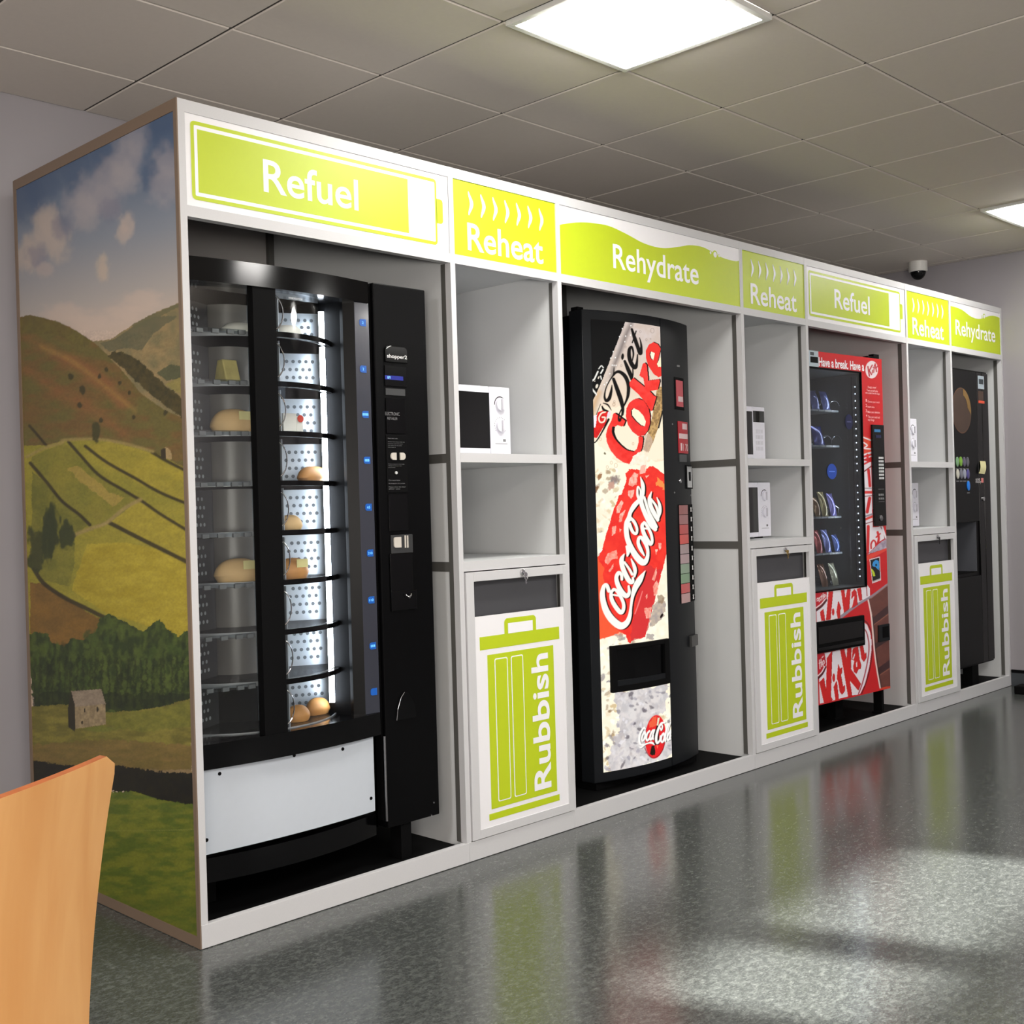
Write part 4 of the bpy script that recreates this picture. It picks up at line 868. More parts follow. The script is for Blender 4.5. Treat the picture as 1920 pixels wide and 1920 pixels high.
A.fill(zd([(560, 1700), (700, 1680), (760, 1800), (640, 1820)]), (170, 156, 150), 0.7, 4, 5, 45); A.fill(zd([(1210, 1690), (1360, 1720), (1340, 1800), (1200, 1800)]), (140, 128, 132), 0.7, 4, 5, 46)
# lettering painted on the cans
def lett(strokes, tr, col, shadow, off, k=1.0, soft=0.5):
    for pts, r in strokes:
        P = tr(pts); rr = (np.array(r, float) if np.ndim(r) else np.full(len(P), r))*k
        A.stroke([(x+off[0], y+off[1]) for x, y in P], rr, shadow, 1, soft=soft)
    for pts, r in strokes:
        rr = (np.array(r, float) if np.ndim(r) else np.full(len(pts), r))*k
        A.stroke(tr(pts), rr, col, 1, soft=soft)
INK = (14, 11, 12)
for pts, r in (([(645, 1290), (720, 1500), (790, 1700), (830, 1880), (825, 2000)], [3, 4.0, 4.2, 3.0, 2.0]), ([(640, 1215), (700, 1150), (780, 1150), (880, 1240), (940, 1400), (935, 1600), (895, 1730), (840, 1840)], [1.6, 2.5, 3.2, 3.8, 3.6, 3.0, 2, 1.6]),
               ([(655, 1060), (640, 1200), (560, 1330), (490, 1480), (465, 1640), (500, 1720), (560, 1670), (600, 1520), (612, 1410)], [0.8, 1.4, 1.2, 1.2, 2.0, 3.0, 3.4, 2.4, 0.8]),
               ([(868, 930), (930, 1080), (990, 1220), (1010, 1300)], [2.5, 3.8, 3.8, 2.5]), ([(1010, 1300), (1030, 1200), (1030, 1060)], [1.6, 1.5, 1.2]),
               ([(1020, 920), (1042, 780), (1010, 650), (960, 700), (960, 860), (1020, 1010), (1080, 1050), (1110, 960), (1125, 800)], [1.2, 1.8, 2.2, 3.2, 3.8, 4.2, 4.0, 2.4, 1.2]),
               ([(1010, 290), (1070, 480), (1130, 650), (1180, 770), (1200, 660), (1190, 560), (1165, 460)], [2.2, 3.6, 3.6, 4.0, 2.4, 1.6, 0.7]), ([(1020, 560), (1060, 440), (1095, 330)], 1.2)):
    A.stroke(za(pts), r, INK, 1)
p = za([(825, 840)])[0]; A.blob(p[0], p[1], 2.7, 6.2, INK, 1, 0.1, 0.25)
RED = (240, 50, 42)
def shad(poly, off=(2.3, -0.9)): A.fill([(x+off[0], y+off[1]) for x, y in poly], INK)
Ck = zb([(655, 370), (690, 370), (890, 520), (850, 630), (800, 635), (720, 610), (650, 650), (635, 750), (680, 880), (780, 1000), (900, 1100), (1050, 1140), (1110, 1080), (1145, 950), (1140, 840), (1225, 840), (1235, 900), (1215, 1060), (1185, 1145), (1120, 1160), (1110, 1200), (1060, 1210), (1010, 1330), (960, 1385), (850, 1360), (700, 1260), (580, 1110), (510, 950), (490, 800), (530, 650), (600, 520), (635, 390)])
shad(Ck); A.fill(Ck, RED, 1, 0, 1, 50, (250, 68, 60), (9, 9))
A.stroke(zb([(640, 660), (640, 760), (690, 880), (790, 1000), (910, 1095), (1050, 1140)]), [2.4, 2.6, 1.8, 1.3, 1.2, 0.6], INK, 1)
ok_ = zb([(1130, 75), (1250, 120), (1340, 260), (1375, 420), (1370, 580), (1330, 720), (1250, 820), (1140, 830), (1020, 740), (930, 600), (890, 440), (900, 280), (960, 160), (1050, 95)])
oh_ = zb([(1050, 270), (1150, 320), (1240, 420), (1290, 540), (1270, 630), (1200, 610), (1100, 520), (1020, 420), (1010, 320)])
shad(ok_); A.fill(ok_, (246, 58, 52), 1, 0, 1, 51, (232, 50, 48), (9, 9)); A.fill([(x-1.8, y+0.6) for x, y in oh_], INK); A.fill(oh_, (254, 244, 212))
kk = za([(1270, 960), (1310, 1010), (1340, 1320), (1560, 1290), (1570, 1340), (1530, 1500), (1370, 1530), (1450, 1620), (1500, 1640), (1420, 1920), (1390, 1930), (1300, 1780), (1150, 1600), (970, 1440), (960, 1360), (1040, 1260), (1270, 1450), (1240, 1270), (1160, 1220), (1230, 980)])
shad(kk); A.fill(kk, RED, 1, 0, 1, 52, (250, 70, 62), (9, 9))
ek = za([(1440, 550), (1530, 590), (1590, 680), (1510, 1000), (1560, 1050), (1640, 1040), (1640, 1220), (1540, 1250), (1450, 1190), (1340, 1030), (1290, 860), (1290, 720), (1350, 600)])
shad(ek, (1.6, -0.9)); A.fill(ek, (238, 54, 46)); eh = za([(1395, 735), (1470, 770), (1440, 910), (1400, 870), (1380, 800)]); A.fill([(x-1.6, y) for x, y in eh], INK); A.fill(eh, (254, 244, 214)); A.fill(za([(1585, 850), (1640, 850), (1640, 1040), (1540, 1045), (1510, 990)]), (250, 240, 200))
for pts, r in (([(835, -160+410), (770, 360), (745, 450), (765, 515), (800, 450), (825, 330)], [1.8, 1.3, 1.6, 2.6, 1.4, 2.0]),): A.stroke(zb(pts), r, INK, 1)
A.stroke(zb([(690, 372), (890, 522), (850, 630)]), 0.9, INK, 1, curve=False)
# small red can at the left edge
A.fill(zb([(330, 350), (430, 310), (540, 340), (500, 560), (300, 880), (210, 840), (190, 690), (280, 560), (300, 440)]), (236, 42, 34), 1, 0.8, 3, 53, (206, 30, 34), (5, 5)); A.fill(zb([(190, 440), (310, 400), (300, 560), (280, 660), (190, 640)]), (246, 240, 244)); A.fill(zb([(530, 350), (590, 330), (580, 430), (500, 480)]), (240, 220, 232))
A.fill(zb([(210, 840), (300, 870), (310, 930), (220, 940)]), (250, 232, 206))
A.stroke(zb([(480, 345), (400, 375), (350, 470), (380, 550), (450, 540), (475, 460), (420, 450)]), 1.3, (255, 236, 214), 1)
for pts, r in (([(545, 495), (440, 700), (300, 930), (215, 965)], [2.2, 1.6, 1.2, 1.0]), ([(415, 235), (450, 300), (540, 330)], [1.4, 2.4, 1.0]), ([(440, 170), (530, 205), (600, 310)], [1.0, 1.6, 0.6]), ([(385, 190), (300, 400)], 0.7)): A.stroke(zb(pts), r, INK, 1)
# splash between the two cans
A.fill(zb([(1150, 1150), (1230, 1160), (1330, 1140), (1330, 1300), (1280, 1560), (1180, 1580), (1160, 1380), (960, 1420), (1050, 1220)]), (254, 232, 206), 1, 2.0, 4, 54, (252, 244, 226), (5, 6))
A.fill(zb([(1180, 1420), (1300, 1400), (1280, 1560), (1160, 1590)]), (250, 168, 150), 0.8, 2.5, 3, 55)
# script lettering down the red can
s1 = [([(840, 1010), (870, 870), (950, 730), (1050, 620)], [4.2, 3.4, 4.4, 3.6]), ([(1060, 610), (1015, 500), (1025, 350), (1075, 420), (1085, 540)], [3, 2.2, 1.6, 1.4, 2.5]),
      ([(1075, 150), (1120, 310), (1125, 470), (1085, 610), (1120, 760), (1200, 950), (1290, 1110), (1370, 1200)], [0.5, 3.4, 3.2, 4.0, 4.0, 4.2, 4.6, 3.6]), ([(1150, 560), (1190, 690), (1240, 850), (1330, 1040), (1390, 1150)], [2.2, 2.4, 2.8, 3.6, 3.0]),
      ([(1295, 450), (1255, 600), (1290, 760), (1360, 900), (1420, 1010)], [0.8, 3.4, 3.8, 4.0, 3.0]), ([(1290, 600), (1380, 720), (1420, 830), (1440, 900)], [2.0, 2.2, 2.4, 2.6]), ([(1405, 565), (1455, 700), (1465, 840), (1430, 960), (1420, 1030)], [0.8, 2.6, 3.0, 2.6, 1.6]),
      ([(1150, 1065), (1110, 1130), (1140, 1270), (1210, 1410), (1275, 1490), (1310, 1430), (1290, 1300), (1230, 1170), (1170, 1075)], [2.6, 3.2, 3.6, 3.8, 3.6, 2.6, 2.6, 2.6, 2.6]), ([(1140, 1180), (1240, 1190)], 1.6),
      ([(850, 960), (795, 1100), (805, 1340), (880, 1550), (1000, 1750), (1120, 1860), (1195, 1810), (1225, 1660), (1190, 1510), (1110, 1380), (1050, 1370), (1030, 1470), (1080, 1600), (1150, 1720)], [4, 4.4, 4.6, 5, 5.8, 6, 4, 2.8, 3.4, 3.4, 2.8, 3, 3.2, 1.4]),
      ([(875, 975), (950, 1050), (1005, 1180), (995, 1280), (940, 1270), (890, 1190), (855, 1090)], [3, 2.8, 2.4, 2.4, 2.6, 3, 3]), ([(800, 1545), (830, 1640), (815, 1730)], [2.2, 3.4, 1.6])]
s2 = [([(750, 95), (700, 200), (710, 330), (775, 500), (860, 640), (920, 650), (925, 570)], [1, 4, 4.2, 4.5, 4.2, 3, 2]), ([(755, 260), (850, 390), (910, 500)], [2, 2.2, 2.4]), ([(890, 195), (945, 320), (970, 430), (955, 540)], [1, 3, 3.2, 2]),
      ([(705, 600), (695, 510), (640, 470), (595, 560), (620, 700), (700, 850), (790, 930), (850, 870), (840, 740)], [2.4, 2.8, 3.4, 3.6, 4.2, 4.6, 4.4, 3, 2]),
      ([(540, 800), (490, 870), (500, 1000), (580, 1150), (680, 1260), (735, 1200), (735, 1080), (680, 950), (600, 830), (545, 800)], [2.6, 2.8, 3.6, 4, 4, 3.2, 3, 3, 2.8, 2.6]), ([(530, 910), (650, 930)], 1.6),
      ([(445, 830), (400, 720), (345, 740), (315, 880), (335, 1060), (400, 1250), (520, 1420), (680, 1530), (800, 1470), (860, 1330), (885, 1150), (915, 950), (970, 770), (1060, 610), (1170, 430)], [3.4, 3.4, 3.4, 4.5, 5.2, 6, 6.6, 6.6, 5, 3.5, 2.4, 3, 5, 5.4, 0.6])]
lett(s2, zd, (255, 252, 240), (30, 6, 6), (2.9, 0.9)); lett(s1, zc, (255, 252, 240), (30, 6, 6), (2.9, 0.9))
# small round emblem at the bottom right
p = zf([(765, 985)])[0]; A.blob(p[0], p[1], 19.2, 41, (226, 36, 40), 1, 0.07, 0.06)
A.stroke(zf([(420, 1350), (520, 1560), (680, 1680), (860, 1610), (1000, 1420), (1070, 1200)]), 0.9, (140, 16, 30), 0.9)
A.fill(zf([(560, 560), (700, 330), (800, 320), (780, 640), (560, 680)]), (240, 110, 70), 0.7, 2, 3, 56)
A.fill(zf([(840, 350), (910, 360), (880, 520), (870, 640), (900, 1240), (740, 1260), (720, 900), (810, 620)]), (24, 14, 14)); A.fill(zf([(840, 360), (910, 360), (860, 620), (810, 610)]), (232, 222, 190)); A.fill(zf([(640, 1280), (735, 1270), (765, 1480), (745, 1580), (660, 1600), (590, 1560), (600, 1470)]), (34, 22, 16), 1, 0.5, 2, 57)
A.fill(zf([(800, 1260), (860, 1280), (830, 1380)]), (248, 110, 80))
s3 = [([(430, 730), (400, 685), (320, 780), (250, 950), (240, 1120), (290, 1240), (390, 1230)], [1.5, 1.6, 1.8, 2.0, 2.0, 1.8, 1.2]), ([(225, 1310), (300, 1330), (420, 1240), (540, 1190), (650, 1180), (735, 1250)], [0.6, 1.5, 1.4, 1.2, 2.0, 0.6]), ([(420, 830), (350, 930), (320, 1080), (370, 1110), (430, 980), (425, 840)], 1.6), ([(570, 800), (500, 880), (465, 1020), (500, 1110), (570, 1040)], 1.7),
      ([(690, 770), (630, 860), (590, 1020), (620, 1080), (690, 950)], 1.6), ([(730, 760), (680, 940), (690, 1060)], 1.5), ([(1080, 520), (970, 540), (880, 680), (810, 900), (790, 1080), (825, 1190), (910, 1100), (935, 960)], [1.4, 1.8, 1.9, 2.2, 2.2, 2.0, 1.6, 1.3]), ([(970, 570), (995, 660), (960, 770), (925, 700)], 1.2),
      ([(1030, 870), (970, 960), (950, 1110), (1000, 1160), (1060, 1010), (1040, 880)], 1.6), ([(1190, 570), (1130, 760), (1085, 960), (1090, 1120)], 1.8), ([(1270, 500), (1200, 720), (1150, 940)], 1.0), ([(1260, 800), (1180, 920), (1150, 1050), (1200, 1090), (1260, 950)], 1.6), ([(1285, 760), (1245, 960), (1260, 1060)], 1.4)]
lett(s3, zf, (255, 250, 244), (30, 34, 34), (1.1, 0.5), 1.0, 0.6)
# dark rim at both edges of the lit sheet; hole for the delivery bay
bo = [at_fn(*t, CY) for t in ze([(218, 150), (985, 50), (1015, 640), (245, 775)])]; bi = [at_fn(*t, CY) for t in ze([(290, 195), (930, 130), (950, 590), (310, 660)])]
bx0, bx1 = (bo[0][0]+bo[3][0])/2, (bo[1][0]+bo[2][0])/2; bz1, bz0 = (bo[0][2]+bo[1][2])/2, (bo[2][2]+bo[3][2])/2
ix0, ix1 = (bi[0][0]+bi[3][0])/2, (bi[1][0]+bi[2][0])/2; iz1, iz0 = (bi[0][2]+bi[1][2])/2, (bi[2][2]+bi[3][2])/2
ct = V[F].mean(1); keep = ~((ct[:, 0] > ix0) & (ct[:, 0] < ix1) & (ct[:, 2] > iz0) & (ct[:, 2] < iz1))
LITP = print_mat('backlit_print', rough=0.65, estr=1.08)
print_mesh('lit_front_panel', V, F[keep], np.clip(A.c, 0, 1), DM, LITP, 'glowing print of red and silver drink cans on ice')
b = MB(); fb = lambda x: CY(x)-0.016
for x0, x1, q0, q1 in ((bx0, ix0, bz0, bz1), (ix1, bx1, bz0, bz1), (ix0, ix1, bz0, iz0), (ix0, ix1, iz1, bz1)):
    strip(b, fb, x0, x1, q0, q1, BLACKM, th=0.016, n=6)
DB = b.build('delivery_bay', DM, bevel=0.002)
b = MB(); strip(b, lambda x: CY(x)-0.0035, ix0-0.002, ix1+0.002, iz0-0.004, iz1+0.004, BLACKG, th=0.003, n=8); b.build('delivery_flap', DB)
b = MB()
strip(b, lambda x: CY(x)-0.014, ix0, ix1, iz0, iz0+0.02, CHAR, th=0.02, n=6); b.build('sill', DB)
# things on the control door
k6, k7 = zm(1050, 560, 4.8), zm(1050, 940, 3.429)
def crect(L):
    p = [at_fn(x, y, CY) for x, y in L]; return min(a[0] for a in p), max(a[0] for a in p), min(a[2] for a in p), max(a[2] for a in p)
def cquad(z, x0, y0, x1, y1): # takes the middle heights so that the slanted outline becomes upright
    a, c, d, e = [at_fn(*t, CY) for t in z([(x0, (y0+y1)/2), (x1, (y0+y1)/2), ((x0+x1)/2, y0), ((x0+x1)/2, y1)])]
    return min(a[0], c[0]), max(a[0], c[0]), min(d[2], e[2]), max(d[2], e[2])
def cplate(b, r, m, t=0.003, base=0.001):
    strip(b, lambda x: CY(x)-t, r[0], r[1], r[2], r[3], m, th=t+base, n=4)
b = MB(); cplate(b, cquad(k6, 1030, 712, 1112, 1000), BLACKM, 0.002); FR_ = b.build('price_window', CPN)
PINK = mat('pink_notice', (188, 74, 84), rough=0.4); REDN = mat('red_notice', (176, 30, 44), rough=0.4); PALEN = mat('pale_notice', (214, 190, 192), rough=0.5)
b = MB(); r = cquad(k6, 1042, 738, 1103, 972); cplate(b, r, PINK, 0.003); b.build('price_card', FR_, label='pink price card')
b = MB(); cplate(b, (r[0]+0.018, r[1]-0.004, r[2]+0.022, r[2]+0.045), PALEN, 0.0036); b.build('card_label', FR_)
b = MB(); r = cquad(k6, 1062, 1108, 1146, 1392); cplate(b, r, REDN, 0.003); NT = b.build('payment_notice', CPN, label='red and white payment sticker')
h = r[3]-r[2]; w_ = r[1]-r[0]
b = MB(); cplate(b, (r[0]+0.4*w_, r[1]-0.1*w_, r[2]+0.76*h, r[2]+0.94*h), PALEN, 0.0036); cplate(b, (r[0]+0.05*w_, r[1]-0.04*w_, r[2]+0.46*h, r[2]+0.62*h), PALEN, 0.0036); cplate(b, (r[0]+0.18*w_, r[0]+0.34*w_, r[2]+0.08*h, r[2]+0.32*h), PALEN, 0.0036); b.build('sticker_print', NT)
b = MB(); b.text('1 70', PALEN, r[0]+0.42*w_, r[1]-0.06*w_, r[2]+0.08*h, r[2]+0.30*h, -0.0044, bold=0.02, fn=CY, ref='1'); b.build('lettering', NT)
b = MB(); cplate(b, cquad(k6, 1073, 1404, 1136, 1470), mat('grey_sticker', (72, 74, 76), rough=0.5)); b.build('grey_sticker', CPN)
b = MB(); cplate(b, cquad(k6, 1130, 1500, 1186, 1712), BLACKM, 0.004); cplate(b, cquad(k6, 1138, 1512, 1178, 1700), mat('coin_plate_metal', (196, 198, 200), rough=0.25, metal=0.6), 0.006); CM = b.build('coin_plate', CPN)
r = cquad(k6, 1150, 1560, 1166, 1640); b = MB(); cplate(b, r, BLACKM, 0.007); b.build('coin_slot', CM)
c = at_fn(*k6([(1075, 1642)])[0], CY); MB().lathe((c[0], c[1], c[2]), [(0.009, 0.001), (0.009, -0.006), (0.006, -0.008)], CHROME, 14, 'y').build('reject_button', CPN, smooth=True)
c = at_fn(*k6([(1060, 606)])[0], CY); b = MB(); b.box(c[0]-0.012, c[0]+0.012, c[1]-0.002, c[1]+0.001, c[2]-0.004, c[2]+0.004, INKG); b.build('name_plate', CPN)
tp = cquad(k7, 768, 20, 856, 650); b = MB(); cplate(b, tp, BLACKM, 0.003); SB = b.build('selection_strip', CPN)
cols = [(150, 96, 96), (156, 110, 112), (186, 84, 84), (206, 92, 88), (168, 150, 152), (176, 152, 156), (140, 160, 140), (128, 156, 128), (196, 92, 92), (186, 150, 150)]
for k in range(10):
    za_ = tp[2]+(tp[3]-tp[2])*(9-k)/10; zb_ = za_+(tp[3]-tp[2])*0.094; xm = tp[0]+(tp[1]-tp[0])*0.60
    b = MB(); cplate(b, (tp[0]+0.002, xm, za_, zb_), mat('drink_label_%d' % k, cols[k], rough=0.35), 0.004); lb_ = b.build('drink_label', SB)
    b = MB(); zc_ = (za_+zb_)/2; xm2 = (xm+tp[1])/2+0.002; b.lathe((xm2, CY(xm2)-0.002, zc_), [(0.0105, 0), (0.0105, -0.006), (0.008, -0.008)], BLACKG, 12, 'y'); b.box(xm2-0.008, xm2-0.003, CY(xm2)-0.0115, CY(xm2)-0.009, zc_-0.010, zc_+0.010, INKW); b.build('selection_button', SB)
r = cquad(k7, 832, 860, 872, 930); b = MB(); cplate(b, r, mat('lock_box', (62, 62, 62), rough=0.4), 0.014); b.build('lock', CPN, bevel=0.002)
b = MB()
for x, y in ((1010, 1130), (1030, 1745), (1175, 1770)): c = at_fn(*k6([(x, y)])[0], CY); b.lathe((c[0], c[1], c[2]), [(0.004, 0), (0.004, -0.002)], INKG, 8, 'y')
b.build('rivet', CPN)
b = MB(); b.box(1.908, 1.945, 0.19, 0.225, 2.0225, 2.036, BLACKM); b.build('hinge', DM)

# ================================================================== red snack machine in the fifth bay
KS = 0.0545; KXR, KXL = 4.243, 3.415
KY = lambda x: 0.042+(KXR-x)*KS
SM = root('snack_machine', 'red snack machine with a dark glass window and chocolate wrapper print', 'vending machine', (3.83, 0.5, 0.052))
kp = lambda x, y, d=0.0: at_fn(x, y, lambda t: KY(t)+d)
kT = (kp(1653.7, 673.9)[2]+kp(1517.6, 656.9)[2])/2; kB = (kp(1670.3, 1292.5)[2]+kp(1538.3, 1319)[2])/2
w0 = kp(1612.5, 699); w1 = kp(1624.5, 1099); wz1, wz0 = kp(1565, 694)[2], kp(1575, 1104)[2]; wx1 = (w0[0]+w1[0])/2; wx0 = KXL+0.03
ca, sa = math.cos(-math.atan(KS)), math.sin(-math.atan(KS))
def kx(p):                                   # x, depth behind the front, z  ->  world
    x, d, z = p; return (x+d*KS, KY(x)+d, z)
def krect(b, x0, x1, z0, z1, d0, d1, m):
    V = [kx((x, d, z)) for z in (z0, z1) for d in (d0, d1) for x in (x0, x1)]
    return b.raw(V, [(0, 2, 3, 1), (4, 5, 7, 6), (0, 1, 5, 4), (2, 6, 7, 3), (0, 4, 6, 2), (1, 3, 7, 5)], m)
KRED = mat('red_enamel', (180, 26, 32), rough=0.35)
b = MB()
krect(b, KXL, wx0, kB, kT, 0.004, 0.75, KRED); krect(b, wx1, KXR, kB, kT, 0.004, 0.75, KRED); krect(b, wx0, wx1, kB, wz0, 0.004, 0.75, KRED); krect(b, wx0, wx1, wz1, kT, 0.004, 0.75, KRED); krect(b, wx0, wx1, wz0, wz1, 0.50, 0.75, BLACKM)
b.build('cabinet', SM)
b = MB(); DK = mat('dark_interior', (62, 68, 70), rough=0.6)
krect(b, wx0, wx0+0.004, wz0, wz1, 0.006, 0.499, DK); krect(b, wx1-0.004, wx1, wz0, wz1, 0.006, 0.499, DK); krect(b, wx0, wx1, wz0, wz0+0.004, 0.006, 0.499, DK); krect(b, wx0, wx1, wz1-0.004, wz1, 0.006, 0.499, DK); krect(b, wx0, wx1, wz0, wz1, 0.495, 0.4995, DK)
b.build('display_box', SM)
b = MB(); krect(b, wx0, wx1, wz0, wz1, 0.003, 0.006, glassy('tinted_glass', (0.62, 0.66, 0.70), 0.6, 0.03, 0.18)); b.build('window_glass', SM)
b = MB()
for q in ((wx0, wx1, wz0-0.006, wz0), (wx0, wx1, wz1, wz1+0.006), (wx1, wx1+0.006, wz0-0.006, wz1+0.006), (wx0-0.006, wx0, wz0-0.006, wz1+0.006)): krect(b, q[0], q[1], q[2], q[3], -0.004, 0.006, BLACKM)
b.build('window_frame', SM)
def kgrid(u, v):
    X = KXL+(KXR-KXL)*u; return np.stack([X, KY(X)-0.0005, kB+(kT-kB)*v], 1)
V, F = grid(kgrid, 230, 860); A = Art(V, (204, 30, 36))
k2, k3, k4, k7_, k8 = zm(1500, 640, 7.383), zm(1500, 880, 7.383), zm(1500, 1080, 6.4), zm(1525, 1090, 12.8), zm(1525, 1200, 12.8)
WH = (236, 230, 238); RD = (212, 34, 36); DR = (128, 16, 30)
# round emblem
p = k2([(993, 392)])[0]; A.blob(p[0], p[1], 11.8, 16.4, (232, 220, 224), 1, 0.0, 0.08)
for pts, r in (([(940, 350), (960, 480)], 1.3), ([(1000, 330), (950, 420)], 1.2), ([(962, 410), (990, 460)], 1.2), ([(1005, 400), (1000, 440)], 1.0), ([(1030, 330), (1020, 430)], 1.0), ([(1040, 310), (1060, 420)], 1.2), ([(1075, 340), (1050, 380)], 1.0), ([(1010, 360), (1045, 370)], 0.8)): A.stroke(k2(pts), r, (188, 34, 44), 1)
# wrapper strip beside the window
A.fill(k3([(885, -120), (985, -100), (1000, 600), (1010, 800), (1150, 790), (1195, 940), (1100, 1000), (965, 1145), (920, 1150)]), WH)
A.fill(k2([(872, 1300), (975, 1330), (985, 1600), (885, 1560)]), (226, 84, 50), 1, 1, 3, 61, (214, 40, 36), (4, 4))
for pts, r, c in (([(880, 1330), (980, 1370)], 1.2, WH), ([(880, 1400), (930, 1440), (890, 1480), (975, 1490)], 1.2, WH), ([(885, 1570), (985, 1540)], 1.6, WH), ([(885, 1700), (985, 1650)], 1.6, RD), ([(890, 1620), (985, 1590)], 1.2, WH), ([(935, 1570), (935, 1650)], 2.2, RD), ([(890, 1800), (985, 1730)], 1.2, DR)): A.stroke(k2(pts), r, c, 1)
for pts, r, c in (([(948, 10), (968, 230)], 2.6, RD), ([(895, 262), (995, 262)], 0.9, (150, 140, 150)), ([(895, 318), (1000, 318)], 2.6, (226, 60, 58)), ([(895, 375), (1000, 362)], 0.8, DR), ([(965, 400), (930, 590)], 3.0, RD), ([(910, 650), (1000, 620)], 1.6, (150, 140, 158)), ([(912, 690), (1005, 650)], 2.2, (226, 70, 60)), ([(915, 750), (1010, 720)], 0.8, DR),
                  ([(945, 790), (938, 1130)], 2.8, RD), ([(985, 1095), (985, 1030), (1015, 985), (1045, 1010), (1050, 1080)], 1.6, RD), ([(1075, 870), (1090, 960), (1065, 1060)], 2.2, RD), ([(1055, 940), (1110, 890)], 1.4, RD), ([(1120, 800), (1160, 880), (1175, 960)], 0.9, DR)): A.stroke(k3(pts), r, c, 1)
A.fill(k3([(1150, -20), (1210, 60), (1215, 960), (1195, 940), (1165, 800)]), RD)
for pts, r, c in (([(1150, -10), (1165, 60)], 1.4, WH), ([(1160, 320), (1200, 325)], 1.0, (150, 140, 150)), ([(1165, 520), (1200, 520)], 1.0, (150, 140, 150)), ([(1145, 830), (1190, 950)], 1.6, WH)): A.stroke(k3(pts), r, c, 1)
A.fill(k3([(930, 1180), (965, 1145), (1100, 1020), (1220, 945), (1220, 1080)]), (150, 138, 158), 1, 1, 3, 62, (190, 180, 196), (4, 4)); A.fill(k3([(925, 1195), (1220, 1080), (1220, 1110), (925, 1270)]), (232, 74, 60))
A.fill(k3([(960, 1245), (1105, 1205), (1122, 1535), (1002, 1580)]), (226, 210, 214)); A.fill(k3([(972, 1256), (1096, 1222), (1112, 1520), (1008, 1560)]), (14, 14, 18))
A.fill(k3([(1000, 1325), (1015, 1280), (1050, 1250), (1088, 1270), (1098, 1330), (1092, 1400), (1045, 1350), (1012, 1345)]), (54, 150, 222)); A.fill(k3([(982, 1370), (1010, 1390), (1032, 1430), (1042, 1478), (1012, 1480)]), (196, 214, 44)); p = k3([(1054, 1325)])[0]; A.blob(p[0], p[1], 1.6, 2.4, (12, 12, 16), 1)
A.stroke(k3([(1012, 1552), (1108, 1515)]), 0.7, (200, 196, 196), 0.9)
# chocolate fingers
A.fill(k4([(815, 265), (1070, 85), (1100, 1320), (965, 1345), (890, 800), (870, 500)]), (112, 66, 58), 1, 0, 4, 63, (100, 58, 52), (10, 10))
for pts in ([(875, 500), (1065, 345), (1065, 440), (885, 590)], [(890, 820), (1075, 700), (1075, 760), (900, 880)], [(930, 1110), (1085, 1000), (1085, 1090), (940, 1200)]): A.fill(k4(pts), (66, 40, 42), 1, 0.6, 4, 64)
A.stroke(k4([(880, 590), (1065, 455)]), 0.7, (150, 96, 80)); A.stroke(k4([(940, 1200), (1085, 1105)]), 0.7, (150, 96, 80)); A.fill(k4([(960, 1345), (1100, 1315), (1100, 1340), (965, 1365)]), (216, 70, 44))
A.stroke(k4([(850, 265), (1060, 100)]), 1.2, (160, 120, 112)); A.stroke(k4([(815, 280), (860, 480), (880, 700), (900, 950), (960, 1340)]), 1.0, (238, 214, 206)); A.stroke(k4([(870, 480), (895, 720), (915, 960), (975, 1340)]), 1.0, (40, 18, 18), 0.8)
# upper wrapper
A.fill(k4([(190, 190), (800, 130), (830, 150), (840, 240), (480, 505), (200, 560)]), WH); A.fill(k4([(800, 100), (840, 150), (840, 240), (815, 260)]), WH)
A.stroke(k4([(480, 500), (680, 350), (860, 240), (1050, 95)]), [3, 2.4, 1.8, 1.0], (152, 142, 156))
def red(tr, *polys):
    for P in polys: A.fill([(x-0.6, y) for x, y in tr(P)], (240, 96, 66)); A.fill([(x+0.5, y+0.3) for x, y in tr(P)], DR); A.fill(tr(P), RD)
red(k7_, [(370, 240), (470, 235), (410, 915), (310, 930)], [(165, 740), (240, 660), (280, 940), (200, 950)], [(560, 740), (600, 470), (640, 570), (665, 640), (635, 700), (640, 880), (590, 890)], [(665, 210), (740, 205), (772, 440), (820, 185), (890, 180), (860, 660), (740, 750)],
    [(920, 420), (925, 260), (990, 190), (1035, 250), (1060, 560), (930, 640), (960, 520), (985, 350)], [(1050, 180), (1140, 150), (1170, 440), (1110, 470)])
p = k7_([(475, 735)])[0]; A.blob(p[0], p[1], 2.4, 6.8, RD, 1, 0, 0.1); A.fill(k7_([(938, 400), (985, 340), (975, 440), (932, 490)]), WH); A.stroke(k7_([(1275, 120), (1290, 350)]), 0.8, (170, 40, 60))
A.fill(k7_([(60, 270), (320, 230), (320, 440), (230, 560), (60, 740)]), (196, 30, 44)); A.stroke(k7_([(60, 700), (200, 590), (310, 450)]), 2.2, (86, 14, 26)); A.stroke(k7_([(60, 640), (190, 540), (290, 420)]), 1.0, (250, 226, 230))
for pts in ([(85, 470), (130, 450), (110, 400), (85, 430)], [(170, 380), (140, 400), (170, 440), (140, 490)], [(200, 330), (205, 450)], [(180, 370), (225, 350)], [(235, 290), (240, 420)], [(260, 380), (290, 350), (275, 310), (258, 350), (275, 390)]): A.stroke(k7_(pts), 0.75, (246, 224, 228))
